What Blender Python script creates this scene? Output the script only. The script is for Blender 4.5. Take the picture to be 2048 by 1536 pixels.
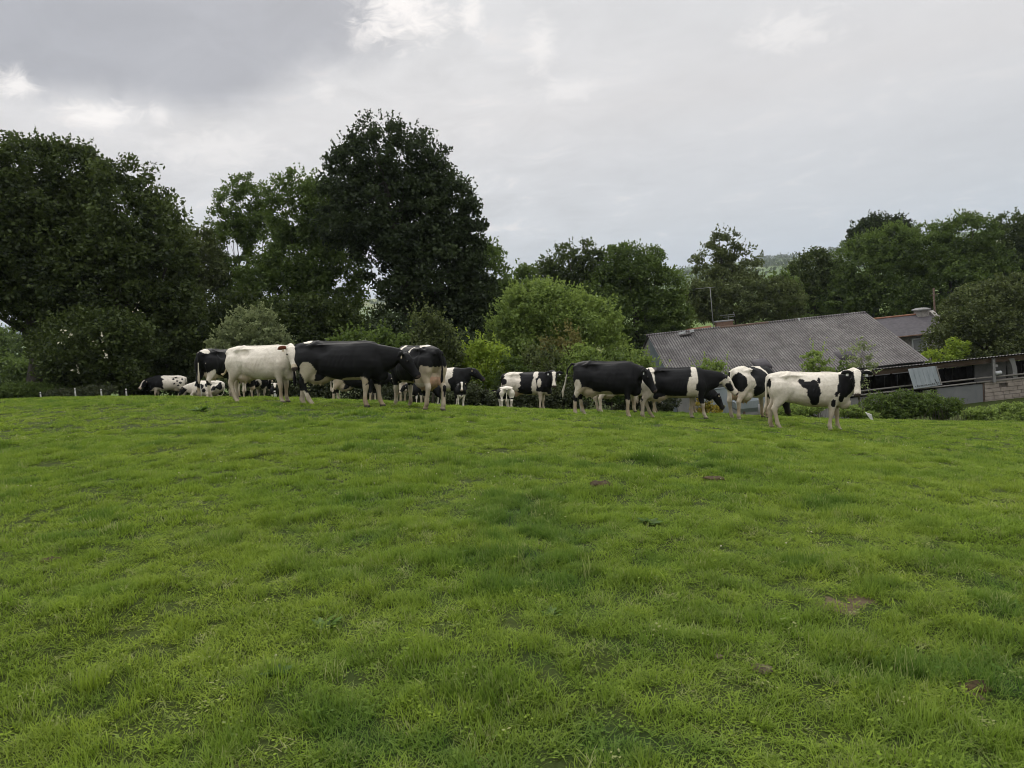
import bpy, math, random
import numpy as np
from mathutils import Matrix, Vector

random.seed(7)
rng = np.random.default_rng(7)
for o in list(bpy.data.objects):
    bpy.data.objects.remove(o)
scene = bpy.context.scene
C = scene.collection

# ---------------------------------------------------------------- camera
FPX, CX, CY = 1479.0, 1024.0, 768.0          # focal length and centre in photograph pixels
PITCH, ROLL, EYE = math.radians(5.72), math.radians(6.0), 1.62
f0 = np.array([0, math.cos(PITCH), -math.sin(PITCH)])
u0 = np.array([0, math.sin(PITCH), math.cos(PITCH)])
r0 = np.array([1.0, 0, 0])
RIGHT = math.cos(ROLL) * r0 - math.sin(ROLL) * u0
UP = math.cos(ROLL) * u0 + math.sin(ROLL) * r0
CAM = np.array([0, 0, EYE])
cd = bpy.data.cameras.new('camera')
cam = bpy.data.objects.new('camera', cd)
C.objects.link(cam)
cd.sensor_width = 36.0
cd.lens = 36.0 * FPX / 2048.0
cd.clip_start, cd.clip_end = 0.05, 20000
cam.matrix_world = Matrix(((RIGHT[0], UP[0], -f0[0], CAM[0]), (RIGHT[1], UP[1], -f0[1], CAM[1]),
                           (RIGHT[2], UP[2], -f0[2], CAM[2]), (0, 0, 0, 1)))
scene.camera = cam


def at(px, py, d):
    """world point seen at a photograph pixel, d metres ahead"""
    return CAM + d * (f0 + RIGHT * (px - CX) / FPX - UP * (py - CY) / FPX)


def to_px(p):
    v = np.asarray(p) - CAM
    d = v @ f0
    return CX + FPX * (v @ RIGHT) / d, CY - FPX * (v @ UP) / d, d


# ---------------------------------------------------------------- sky, sun, exposure
SUN_EL, SUN_AZ = math.radians(36), math.radians(-8)     # ahead of the camera, a little to one side
world = bpy.data.worlds.new('World')
scene.world = world
world.use_nodes = True
nt = world.node_tree
nt.nodes.clear()


class N:
    """tiny node-building helper"""

    def __init__(self, tree):
        self.t = tree

    def new(self, kind, **kw):
        n = self.t.nodes.new(kind)
        for k, v in kw.items():
            if k == 'ins':
                for i, val in v.items():
                    s = n.inputs[i]
                    if hasattr(val, 'is_output'):
                        self.t.links.new(val, s)
                    else:
                        s.default_value = val
            else:
                setattr(n, k, v)
        return n

    def math(self, op, a, b=0.0, c=0.0, clamp=False):
        return self.new('ShaderNodeMath', operation=op, use_clamp=clamp, ins={0: a, 1: b, 2: c}).outputs[0]

    def vec(self, op, a, b=(0, 0, 0)):
        n = self.new('ShaderNodeVectorMath', operation=op, ins={0: a, 1: b})
        return n.outputs[1] if op in ('LENGTH', 'DOT_PRODUCT', 'DISTANCE') else n.outputs[0]

    def mix(self, f, a, b):
        n = self.new('ShaderNodeMix', data_type='RGBA')
        for i, v in ((0, f), (6, a), (7, b)):
            s = n.inputs[i]
            if hasattr(v, 'is_output'):
                self.t.links.new(v, s)
            else:
                s.default_value = (*v, 1) if isinstance(v, tuple) and len(v) == 3 else v
        return n.outputs[2]

    def ramp(self, f, stops):
        n = self.new('ShaderNodeValToRGB', ins={0: f})
        e = n.color_ramp.elements
        while len(e) < len(stops):
            e.new(0.5)
        for el, (p, c) in zip(e, stops):
            el.position = p
            el.color = (*c, 1) if len(c) == 3 else c
        return n.outputs[0]

    def noise(self, vec, scale, detail=4, rough=0.55, dist=0.0):
        return self.new('ShaderNodeTexNoise', ins={'Vector': vec, 'Scale': scale, 'Detail': detail, 'Roughness': rough, 'Distortion': dist}).outputs[0]

    def smooth(self, x, a, b):
        return self.new('ShaderNodeMapRange', interpolation_type='SMOOTHSTEP', ins={0: x, 1: a, 2: b, 3: 0.0, 4: 1.0}).outputs[0]

    def link(self, a, b):
        self.t.links.new(a, b)


def build_sky():
    g = N(nt)
    sky = g.new('ShaderNodeTexSky', sky_type='NISHITA', sun_disc=False, sun_elevation=SUN_EL, sun_rotation=SUN_AZ)
    bg1 = g.new('ShaderNodeBackground', ins={0: sky.outputs[0], 1: 0.07})
    d = g.new('ShaderNodeTexCoord').outputs['Generated']
    d = g.vec('NORMALIZE', d)
    sep = g.new('ShaderNodeSeparateXYZ', ins={0: d})
    z = g.math('MAXIMUM', sep.outputs[2], 0.0)
    # a flat cloud deck seen in perspective
    k = g.math('DIVIDE', 1.0, g.math('ADD', z, 0.16))
    cxyz = g.new('ShaderNodeCombineXYZ', ins={0: g.math('MULTIPLY', sep.outputs[0], k), 1: g.math('MULTIPLY', sep.outputs[1], k), 2: 0.0}).outputs[0]
    n1 = g.noise(cxyz, 1.25, 6, 0.55, 0.3)
    n2 = g.noise(cxyz, 4.2, 5, 0.6, 0.6)
    n3 = g.noise(d, 9.0, 5, 0.6, 0.2)
    n4 = g.noise(g.vec('MULTIPLY', d, (1, 1, 1.8)), 34.0, 4, 0.65, 0.8)
    # even pale deck, bluer towards the horizon
    col = g.ramp(z, [(0.0, (0.50, 0.57, 0.645)), (0.10, (0.635, 0.655, 0.685)), (0.24, (0.745, 0.73, 0.728)), (0.5, (0.78, 0.79, 0.80))])
    shade = g.math('ADD', g.math('MULTIPLY', g.math('SUBTRACT', n1, 0.5), 0.52), g.math('MULTIPLY', g.math('SUBTRACT', n2, 0.5), 0.34))
    az = g.smooth(sep.outputs[0], 0.35, -0.1)      # breaks into lumps to one side, smooth to the other
    shade = g.math('MULTIPLY', shade, g.math('MULTIPLY_ADD', az, 0.65, 0.35))
    amt = g.math('ADD', 1.0, shade)
    col = g.vec('SCALE', col)
    nt.nodes[-1].inputs['Scale'].default_value = 1.0
    g.link(amt, nt.nodes[-1].inputs['Scale'])
    warm = g.smooth(g.math('ADD', n2, g.math('MULTIPLY', n1, 0.6)), 0.86, 1.05)
    col = g.mix(g.math('MULTIPLY', g.math('MULTIPLY', warm, g.math('MULTIPLY_ADD', az, 0.7, 0.3)), 0.55), col, (0.87, 0.82, 0.79))

    def blob(px, py, sx, sy, wob, lo, hi):
        c = at(px, py, 1.0) - CAM
        c = c / np.linalg.norm(c)
        v = g.vec('SUBTRACT', d, tuple(c))
        a = g.math('DIVIDE', g.vec('DOT_PRODUCT', v, tuple(r0)), sx)
        b = g.math('DIVIDE', g.vec('DOT_PRODUCT', v, (0, 0, 1)), sy)
        r = g.math('SQRT', g.math('ADD', g.math('MULTIPLY', a, a), g.math('MULTIPLY', b, b)))
        r = g.math('ADD', r, g.math('MULTIPLY', g.math('SUBTRACT', n4 if sx < 0.1 else n3, 0.5), wob))
        return g.smooth(r, hi, lo)
    # the heavy grey cloud
    dark = g.math('MAXIMUM', blob(170, -60, 0.36, 0.125, 0.5, 0.72, 1.1), blob(370, 85, 0.145, 0.075, 0.5, 0.55, 1.2))
    dark = g.math('MAXIMUM', dark, g.math('MULTIPLY', blob(600, -20, 0.14, 0.06, 0.6, 0.4, 1.3), 0.8))
    dtex = g.math('MULTIPLY_ADD', g.math('SUBTRACT', n2, 0.5), 0.35, 1.0)
    dcol = g.vec('SCALE', (0.375, 0.385, 0.425))
    g.link(dtex, nt.nodes[-1].inputs['Scale'])
    col = g.mix(g.math('MULTIPLY', dark, 0.76), col, dcol)
    # gaps where the sun shows through
    for px, py, sx, sy, s in ((808, 18, .046, .028, 1.0), (945, 30, .012, .022, .8), (198, 230, .026, .011, 1.0), (28, 168, .015, .013, .9),
                              (1080, 92, .016, .024, .55), (1575, 66, .04, .016, .5), (1140, 182, .030, .012, .4), (318, 230, .010, .010, .6),
                              (430, 300, .05, .022, .4), (722, 75, .014, .012, .45), (650, 180, .012, .012, .35)):
        m = blob(px, py, sx * 1.15, sy * 1.15, 2.6, 0.0, 1.5)
        col = g.mix(g.math('MULTIPLY', m, s), col, (1.02, 0.98, 0.95))
    # an overcast deck grows brighter overhead
    lum = g.math('MULTIPLY_ADD', g.smooth(z, 0.38, 1.0), 1.9, 1.0)
    bg2 = g.new('ShaderNodeBackground', ins={0: col, 1: lum})
    mixs = g.new('ShaderNodeMixShader', ins={0: 0.93, 1: bg1.outputs[0], 2: bg2.outputs[0]})
    out = g.new('ShaderNodeOutputWorld')
    g.link(mixs.outputs[0], out.inputs[0])


build_sky()
world.cycles.sampling_method = 'NONE'
sl = bpy.data.lights.new('sun', 'SUN')
sl.energy, sl.angle, sl.color = 1.5, math.radians(14), (1.0, 0.95, 0.87)
sun = bpy.data.objects.new('sun', sl)
C.objects.link(sun)
sd = Vector((math.sin(SUN_AZ) * math.cos(SUN_EL), math.cos(SUN_AZ) * math.cos(SUN_EL), math.sin(SUN_EL)))
sun.rotation_euler = sd.to_track_quat('Z', 'Y').to_euler()
vs = scene.view_settings
vs.view_transform, vs.look, vs.exposure, vs.gamma = 'Standard', 'None', 0.0, 1.0
vs.use_curve_mapping = False
scene.render.engine = 'CYCLES'
scene.cycles.use_denoising = True
scene.cycles.max_bounces = 6
scene.cycles.diffuse_bounces = 2
scene.cycles.use_adaptive_sampling = True
scene.cycles.adaptive_threshold = 0.018
scene.cycles.pixel_filter_type = 'BLACKMAN_HARRIS'
scene.cycles.filter_width = 1.0
scene.cycles.transmission_bounces = 4
scene.cycles.transparent_max_bounces = 6
scene.cycles.volume_bounces = 0


# ---------------------------------------------------------------- noise and mesh helpers
def _hash(ix, iy, iz, seed):
    h = (ix.astype(np.int64) * 374761393 + iy.astype(np.int64) * 668265263 + iz.astype(np.int64) * 2147483647 + seed * 144665) & 0x7fffffff
    h = ((h ^ (h >> 13)) * 1274126177) & 0x7fffffff
    return ((h ^ (h >> 16)) & 0xffff) / 65535.0


def vnoise(p, scale=1.0, seed=0, octaves=3):
    """value noise on N x 2 or N x 3 points, 0..1"""
    p = np.asarray(p, float) * scale
    if p.shape[1] == 2:
        p = np.column_stack((p, np.zeros(len(p))))
    tot = np.zeros(len(p))
    amp, nrm = 1.0, 0.0
    for o in range(octaves):
        i = np.floor(p)
        f = p - i
        f = f * f * (3 - 2 * f)
        i = i.astype(np.int64)
        v = 0
        for dx in (0, 1):
            for dy in (0, 1):
                for dz in (0, 1):
                    w = (f[:, 0] if dx else 1 - f[:, 0]) * (f[:, 1] if dy else 1 - f[:, 1]) * (f[:, 2] if dz else 1 - f[:, 2])
                    v = v + w * _hash(i[:, 0] + dx, i[:, 1] + dy, i[:, 2] + dz, seed + o * 17)
        tot += amp * v
        nrm += amp
        amp *= 0.5
        p = p * 2.03 + 5.1
    return tot / nrm


def mesh_np(name, V, F, mat=None, smooth=False, attrs=None):
    """mesh from numpy; F is an (n, k) array of equal polygons or a list of such arrays"""
    me = bpy.data.meshes.new(name)
    Fs = F if isinstance(F, list) else [F]
    V = np.ascontiguousarray(V, np.float32)
    me.vertices.add(len(V))
    me.vertices.foreach_set('co', V.ravel())
    li = np.concatenate([np.asarray(f, np.int32).ravel() for f in Fs])
    ls, st = [], 0
    for f in Fs:
        n, k = f.shape
        ls.append(st + np.arange(n) * k)
        st += n * k
    ls = np.concatenate(ls).astype(np.int32)
    me.loops.add(len(li))
    me.loops.foreach_set('vertex_index', li)
    me.polygons.add(len(ls))
    me.polygons.foreach_set('loop_start', ls)
    if smooth:
        me.polygons.foreach_set('use_smooth', np.ones(len(ls), bool))
    for an, (kind, vals) in (attrs or {}).items():
        a = me.attributes.new(an, kind, 'POINT')
        a.data.foreach_set('color' if kind == 'FLOAT_COLOR' else 'vector' if kind == 'FLOAT_VECTOR' else 'value', np.ascontiguousarray(vals).ravel())
    me.update(calc_edges=True)
    if mat:
        me.materials.append(mat)
    return me


def link(name, me, parent=None, loc=None):
    o = bpy.data.objects.new(name, me)
    C.objects.link(o)
    if parent is not None:
        o.parent = parent
    if loc is not None:
        o.location = loc
    return o


def empty(name, loc, rz=0.0):
    o = bpy.data.objects.new(name, None)
    C.objects.link(o)
    o.location = loc
    o.rotation_euler = (0, 0, rz)
    o.empty_display_size = 0.2
    return o


def tag(o, label, cat, group=None):
    o['label'], o['category'] = label, cat
    if group:
        o['group'] = group
    return o


class MB:
    """collects boxes, tubes and rings; build() links them as one mesh object"""

    def __init__(self):
        self.v, self.f = [], []

    def add(self, verts, faces):
        b = len(self.v)
        self.v += [tuple(map(float, p)) for p in verts]
        self.f += [tuple(b + i for i in f) for f in faces]
        return self

    def box(self, c, s, ax=None, bev=0.0):
        c = np.asarray(c, float)
        ax = np.eye(3) if ax is None else np.asarray(ax, float)
        pts = []
        for sx in (-1, 1):
            for sy in (-1, 1):
                for sz in (-1, 1):
                    pts.append(c + ax[0] * sx * s[0] / 2 + ax[1] * sy * s[1] / 2 + ax[2] * sz * s[2] / 2)
        return self.add(pts, [(0, 1, 3, 2), (4, 6, 7, 5), (0, 4, 5, 1), (2, 3, 7, 6), (0, 2, 6, 4), (1, 5, 7, 3)])

    def beam(self, a, b, w, h):
        a, b = np.asarray(a, float), np.asarray(b, float)
        t = b - a
        L = np.linalg.norm(t)
        t = t / L
        up = np.array([0, 0, 1.0]) if abs(t[2]) < 0.9 else np.array([0, 1.0, 0])
        s = np.cross(t, up)
        s /= np.linalg.norm(s)
        return self.box((a + b) / 2, (L, w, h), (t, s, np.cross(s, t)))

    def tube(self, pts, rad, n=7, cap=True):
        pts = [np.asarray(p, float) for p in pts]
        rings = []
        prev = None
        for i, p in enumerate(pts):
            t = pts[min(i + 1, len(pts) - 1)] - pts[max(i - 1, 0)]
            t = t / (np.linalg.norm(t) + 1e-9)
            if prev is None:
                ref = np.array([0, 0, 1.0]) if abs(t[2]) < 0.8 else np.array([0, 1.0, 0])
                s = np.cross(t, ref)
            else:
                s = prev - t * (prev @ t)
            s = s / (np.linalg.norm(s) + 1e-9)
            prev = s
            q = np.cross(t, s)
            r = rad[i] if hasattr(rad[i], '__len__') else (rad[i], rad[i])
            rings.append([p + s * r[0] * math.cos(a) + q * r[1] * math.sin(a) for a in np.arange(n) * 2 * math.pi / n])
        return self.rings(rings, cap)

    def rings(self, rings, cap=True):
        n, m = len(rings[0]), len(rings)
        V = [p for r in rings for p in r]
        F = [(i * n + j, i * n + (j + 1) % n, (i + 1) * n + (j + 1) % n, (i + 1) * n + j) for i in range(m - 1) for j in range(n)]
        if cap:
            F += [tuple(range(n - 1, -1, -1)), tuple((m - 1) * n + j for j in range(n))]
        return self.add(V, F)

    def mesh(self, name, mat=None, smooth=False):
        me = bpy.data.meshes.new(name)
        me.from_pydata(self.v, [], self.f)
        if smooth:
            me.polygons.foreach_set('use_smooth', [True] * len(me.polygons))
        me.update()
        if mat:
            me.materials.append(mat)
        return me

    def build(self, name, mat, parent=None, smooth=False):
        return link(name, self.mesh(name, mat, smooth), parent)


# ---------------------------------------------------------------- materials
def new_mat(name):
    m = bpy.data.materials.new(name)
    m.use_nodes = True
    m.node_tree.nodes.clear()
    return m, N(m.node_tree)


def finish(g, shader):
    out = g.new('ShaderNodeOutputMaterial')
    g.link(shader, out.inputs[0])


def surf(name, stops, scale=3.0, rough=0.85, detail=6, bump=0.0, bscale=30.0, spec=0.3, stretch=(1, 1, 1), dist=0.4):
    """rough weathered surface: noise-driven colour and fine relief"""
    m, g = new_mat(name)
    p = g.vec('MULTIPLY', g.new('ShaderNodeNewGeometry').outputs['Position'], stretch)
    n = g.noise(p, scale, detail, 0.6, dist)
    col = g.ramp(n, stops)
    pr = g.new('ShaderNodeBsdfPrincipled', ins={'Base Color': col, 'Roughness': rough, 'Specular IOR Level': spec})
    if bump:
        b = g.new('ShaderNodeBump', ins={'Strength': bump, 'Distance': 0.02, 'Height': g.noise(p, bscale, 4)})
        g.link(b.outputs[0], pr.inputs['Normal'])
    finish(g, pr.outputs[0])
    return m


def leaf_mat(name, dark, light, trans=0.3, tip=None):
    m, g = new_mat(name)
    t = g.new('ShaderNodeAttribute', attribute_name='tint').outputs['Fac']
    stops = [(0.0, dark), (0.75, light), (1.0, tip or light)]
    col = g.ramp(t, stops)
    dif = g.new('ShaderNodeBsdfDiffuse', ins={0: col})
    tr = g.new('ShaderNodeBsdfTranslucent', ins={0: g.mix(0.5, col, tuple(min(1, c * 1.6) for c in light))})
    gl = g.new('ShaderNodeBsdfGlossy', ins={0: (0.5, 0.5, 0.5, 1), 'Roughness': 0.5})
    mx = g.new('ShaderNodeMixShader', ins={0: trans, 1: dif.outputs[0], 2: tr.outputs[0]})
    mx2 = g.new('ShaderNodeMixShader', ins={0: 0.03, 1: mx.outputs[0], 2: gl.outputs[0]})
    finish(g, mx2.outputs[0])
    return m


BARK = surf('bark', [(0.3, (0.028, 0.024, 0.019)), (0.7, (0.07, 0.062, 0.05))], 6, 0.95, stretch=(1, 1, 0.3), bump=0.5)
STEM = surf('twig_bark', [(0.3, (0.05, 0.042, 0.03)), (0.7, (0.11, 0.095, 0.07))], 6, 0.95)

# ---------------------------------------------------------------- the ground
ctrl = [(0, 0, 0), (-4, 2, .34), (4, 2, -.44), (-8, -5, .6), (8, -5, -.8), (0, -8, .1), (-2, 8, .16), (3, 9, -.5), (9, 9, -1.6), (-8, 10, .50)]
for px, py, d in ((0, 802, 22), (150, 798, 22), (335, 797, 21), (530, 804, 17.2), (690, 813, 16.2), (860, 820, 16.8), (1000, 820, 20),
                  (1100, 824, 22), (1220, 834, 20), (1360, 836, 20.8), (1480, 842, 20), (1620, 861, 18), (1800, 848, 22), (2048, 848, 23),
                  (335, 801, 41), (425, 806, 38), (100, 804, 42), (512, 803, 34), (700, 807, 28), (920, 816, 27), (1065, 822, 27), (1225, 826, 24), (1370, 828, 25),
                  (1820, 843, 26), (1960, 846, 28)):
    ctrl.append(tuple(at(px, py, d)))
ctrl += [(20, 44, -7.2), (28, 46, -7.2), (40, 46, -7.2), (8, 46, -6.6), (0, 46, -5.0), (-10, 48, -3.4), (-22, 48, -2.4), (-40, 45, -1.8), (0, 70, -7), (25, 70, -7.5),
         (-30, 70, -4.5), (60, 60, -8), (-60, 60, -3.5), (25, 15, -4.2), (-50, 10, 1.2), (50, 10, -6), (-40, -20, 2), (40, -20, -4), (0, 95, -9), (50, 95, -9), (-50, 95, -6)]
ctrl = np.array(ctrl)


def _tps(d2):
    return np.where(d2 > 1e-9, d2 * np.log(np.maximum(d2, 1e-9)), 0.0)


def _fit():
    P = ctrl[:, :2] / 20.0
    n = len(P)
    K = _tps(((P[:, None] - P[None]) ** 2).sum(-1)) + np.eye(n) * 0.002
    A = np.zeros((n + 3, n + 3))
    A[:n, :n] = K
    A[:n, n] = 1
    A[:n, n + 1:] = P
    A[n:, :n] = A[:n, n:].T
    b = np.zeros(n + 3)
    b[:n] = ctrl[:, 2]
    return np.linalg.solve(A, b)


_W = _fit()


def ground_z(x, y, fine=True):
    x, y = np.atleast_1d(np.asarray(x, float)), np.atleast_1d(np.asarray(y, float))
    r = np.hypot(x, y)
    k = np.minimum(1.0, 92.0 / np.maximum(r, 1e-6))
    q = np.column_stack((x * k, y * k)) / 20.0
    P = ctrl[:, :2] / 20.0
    z = np.empty(len(x))
    for s in range(0, len(x), 40000):
        e = slice(s, s + 40000)
        z[e] = _tps(((q[e, None] - P[None]) ** 2).sum(-1)) @ _W[:-3] + _W[-3] + q[e] @ _W[-2:]
    t = np.clip((r - 80) / 90, 0, 1)
    t = t * t * (3 - 2 * t)
    s = np.clip((r - 500) / 2400, 0, 1)
    s = s * s * (3 - 2 * s)
    hill = -10 + 92 * s + (vnoise(np.column_stack((x, y)), 1 / 650.0, 3, 3) - 0.5) * (4 + 70 * s)
    z = z * (1 - t) + hill * t
    if fine:
        near = np.clip(1 - r / 60, 0, 1)
        xy = np.column_stack((x, y))
        tus = np.clip((vnoise(xy, 2.6, 12, 2) - 0.52) * 3.0, 0, 1)
        z = z + near * ((vnoise(xy, 0.55, 11, 2) - 0.5) * 0.14 + (vnoise(xy, 2.1, 14, 2) - 0.5) * 0.05 + tus * (0.032 + 0.04 * np.clip((r - 6) / 8, 0, 1)) + (vnoise(xy, 7.0, 15, 1) - 0.5) * 0.02)
    return z


def gz(x, y):
    return float(ground_z(x, y)[0])


def ground_normal(x, y, e=0.8):
    z = ground_z([x + e, x - e, x, x], [y, y, y + e, y - e], False)
    n = np.array([-(z[0] - z[1]) / (2 * e), -(z[2] - z[3]) / (2 * e), 1.0])
    return n / np.linalg.norm(n)


def on_ground(px, d):
    """point of the ground under a photograph column at depth d"""
    lo, hi = 0.0, 3000.0
    py = 800.0
    for _ in range(12):
        p = at(px, py, d)
        z = gz(p[0], p[1])
        py += (p[2] - z) * FPX / d
    return np.array([p[0], p[1], gz(p[0], p[1])])


# spots of the pasture: (px, py, half-width m, half-depth m, lushness)
def cast(px, py):
    """where the ray through a photograph pixel meets the ground"""
    d = 1.5
    for _ in range(400):
        p = at(px, py, d)
        if p[2] < gz(p[0], p[1]):
            break
        d *= 1.015
    return np.array([p[0], p[1], gz(p[0], p[1])])


LUSH = [(1390, 1005, 1.0, .55, .9), (1300, 1010, .5, .4, .7), (1340, 1130, .55, .3, .8), (1450, 1290, .45, .32, 1.0), (1330, 1300, .3, .2, .8), (640, 985, .6, .4, .9),
        (650, 1255, .25, .2, .7), (100, 1090, .7, .4, .8), (560, 1360, .22, .14, .8), (850, 1490, .2, .12, .8), (1740, 1220, .4, .12, .8), (1390, 1500, .2, .12, .9),
        (220, 950, 1.4, .7, .7), (60, 1000, 1.5, .8, .8), (700, 848, 1.8, 1.0, .6), (250, 830, 2.0, 1.0, .7), (1560, 920, 1.5, .8, .8), (980, 880, 1.2, .6, .6),
        (1780, 1140, .5, .3, .6), (1950, 1160, .5, .25, .8), (520, 900, 1.3, .6, .6), (1900, 950, 1.2, .6, .5), (760, 1120, .3, .15, .7), (1000, 1125, .35, .15, .7),
        (160, 1410, .35, .12, .7), (1840, 1450, .3, .14, .7), (700, 1330, .2, .12, .6), (930, 1400, .25, .1, .6), (1120, 1240, .3, .15, .6), (400, 1180, .4, .2, .5)]
LUSHW = [(*cast(px, py)[:2], a, b, s) for px, py, a, b, s in LUSH]
BARE = [(1668, 1216, .15, .10), (1720, 1200, .22, .035), (450, 1530, .10, .035), (1950, 1375, .08, .04), (290, 1080, .10, .04)]
BAREW = [(*cast(px, py)[:2], a, b) for px, py, a, b in BARE]


def lushness(xy):
    v = np.clip((vnoise(xy, 0.42, 31, 3) - 0.5) * 2.2, 0, 0.35) + np.clip((vnoise(xy * np.array([0.6, 1.0]), 1.9, 32, 2) - 0.55) * 4.0, 0, 0.75)
    for x, y, a, b, s in LUSHW:
        r = np.hypot((xy[:, 0] - x) / a, (xy[:, 1] - y) / b) + (vnoise(xy, 3.0, 5, 2) - 0.5) * 0.9
        v = np.maximum(v, 0.75 * s * np.clip(1.0 - r, 0, 1))
    brk = np.clip((vnoise(xy * np.array([0.8, 1.0]), 5.0, 36, 2) - 0.34) * 3.2, 0.12, 1)
    return np.clip(v * brk * 1.15, 0, 1)


def bareness(xy):
    v = np.zeros(len(xy))
    for x, y, a, b in BAREW:
        r = np.hypot((xy[:, 0] - x) / a, (xy[:, 1] - y) / b) + (vnoise(xy, 9.0, 6, 2) - 0.5) * 1.0
        v = np.maximum(v, 0.85 * np.clip((1.2 - r) * 1.6, 0, 1) * np.clip(0.55 + 1.1 * vnoise(xy, 16.0, 8, 2), 0, 1))
    return v


def build_ground():
    na = 512
    rad = np.concatenate(([0.25], np.geomspace(0.8, 60, 170), np.geomspace(62, 7000, 84)))
    ang = np.arange(na) * 2 * math.pi / na
    X = (rad[:, None] * np.sin(ang)).ravel()
    Y = (rad[:, None] * np.cos(ang)).ravel()
    Z = ground_z(X, Y)
    V = np.column_stack((X, Y, Z))
    V = np.vstack((V, [[0, 0, gz(0, 0)]]))
    nr = len(rad)
    i, j = np.meshgrid(np.arange(nr - 1), np.arange(na), indexing='ij')
    j2 = (j + 1) % na
    F = np.stack((i * na + j, i * na + j2, (i + 1) * na + j2, (i + 1) * na + j), -1).reshape(-1, 4)
    F = F[:, ::-1]
    jj = np.arange(na)
    T = np.column_stack((jj, np.full(na, len(V) - 1), (jj + 1) % na))
    xy = V[:, :2]
    lush = lushness(xy)
    bare = bareness(xy)
    m, g = new_mat('pasture_ground')
    pos = g.new('ShaderNodeNewGeometry').outputs['Position']
    lu = g.new('ShaderNodeAttribute', attribute_name='lush').outputs['Fac']
    ba = g.new('ShaderNodeAttribute', attribute_name='bare').outputs['Fac']
    n = g.noise(pos, 1.3, 6, 0.65)
    nf = g.noise(pos, 40.0, 5, 0.7)
    turf = g.mix(n, (0.030, 0.044, 0.010), (0.060, 0.080, 0.015))
    turf = g.mix(lu, turf, (0.022, 0.048, 0.010))
    turf = g.mix(g.math('MULTIPLY', g.smooth(nf, 0.35, 0.7), 0.55), turf, (0.035, 0.036, 0.012))
    soil = g.mix(g.noise(pos, 25, 6, 0.7), (0.055, 0.040, 0.025), (0.155, 0.115, 0.072))
    turf = g.mix(g.smooth(g.math('ADD', ba, g.math('MULTIPLY', g.math('SUBTRACT', g.noise(pos, 14.0, 5, 0.7), 0.5), 1.3)), 0.32, 0.55), turf, soil)
    # beyond the farm: hedged fields in several greens
    r = g.vec('LENGTH', pos)
    vor = g.new('ShaderNodeTexVoronoi', ins={'Vector': pos, 'Scale': 0.0032})
    fld = g.ramp(g.new('ShaderNodeSeparateColor', ins={0: vor.outputs['Color']}).outputs[0], [(0.0, (0.06, 0.10, 0.025)), (0.4, (0.10, 0.145, 0.035)), (0.8, (0.16, 0.17, 0.06)), (1.0, (0.05, 0.085, 0.02))])
    col = g.mix(g.smooth(r, 110, 190), turf, fld)
    b = g.new('ShaderNodeBump', ins={'Strength': 0.6, 'Distance': 0.03, 'Height': nf})
    pr = g.new('ShaderNodeBsdfPrincipled', ins={'Base Color': col, 'Roughness': 0.95, 'Specular IOR Level': 0.1, 'Normal': b.outputs[0]})
    finish(g, pr.outputs[0])
    me = mesh_np('ground', V, [F, T], m, True, {'lush': ('FLOAT', lush), 'bare': ('FLOAT', bare)})
    o = link('ground', me)
    o['kind'] = 'structure'


build_ground()


# ---------------------------------------------------------------- grass
def grass_material():
    m, g = new_mat('grass_blade')
    pos = g.new('ShaderNodeNewGeometry').outputs['Position']
    lush = g.new('ShaderNodeAttribute', attribute_name='lush', attribute_type='INSTANCER').outputs['Fac']
    rnd = g.new('ShaderNodeObjectInfo').outputs['Random']
    tip = g.new('ShaderNodeAttribute', attribute_name='tip').outputs['Fac']
    n = g.noise(pos, 0.7, 4, 0.6)
    a = g.mix(g.smooth(n, 0.3, 0.7), (0.185, 0.280, 0.022), (0.285, 0.360, 0.036))
    a = g.mix(g.math('MULTIPLY', g.math('POWER', rnd, 1.3), 0.9), a, (0.054, 0.096, 0.012))
    a = g.mix(lush, a, (0.052, 0.120, 0.018))
    dry = g.smooth(g.math('ADD', rnd, g.math('MULTIPLY', n, 0.1)), 0.94, 1.06)
    a = g.mix(dry, a, (0.34, 0.34, 0.15))
    a = g.mix(g.math('MULTIPLY', g.math('MULTIPLY', tip, tip), 0.55), a, (0.28, 0.36, 0.075))
    dif = g.new('ShaderNodeBsdfDiffuse', ins={0: a})
    tr = g.new('ShaderNodeBsdfTranslucent', ins={0: g.mix(0.3, a, (0.22, 0.37, 0.03))})
    gl = g.new('ShaderNodeBsdfGlossy', ins={0: (0.5, 0.5, 0.5, 1), 'Roughness': 0.42})
    mx = g.new('ShaderNodeMixShader', ins={0: 0.38, 1: dif.outputs[0], 2: tr.outputs[0]})
    mx2 = g.new('ShaderNodeMixShader', ins={0: 0.012, 1: mx.outputs[0], 2: gl.outputs[0]})
    finish(g, mx2.outputs[0])
    return m


GRASS = grass_material()


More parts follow.
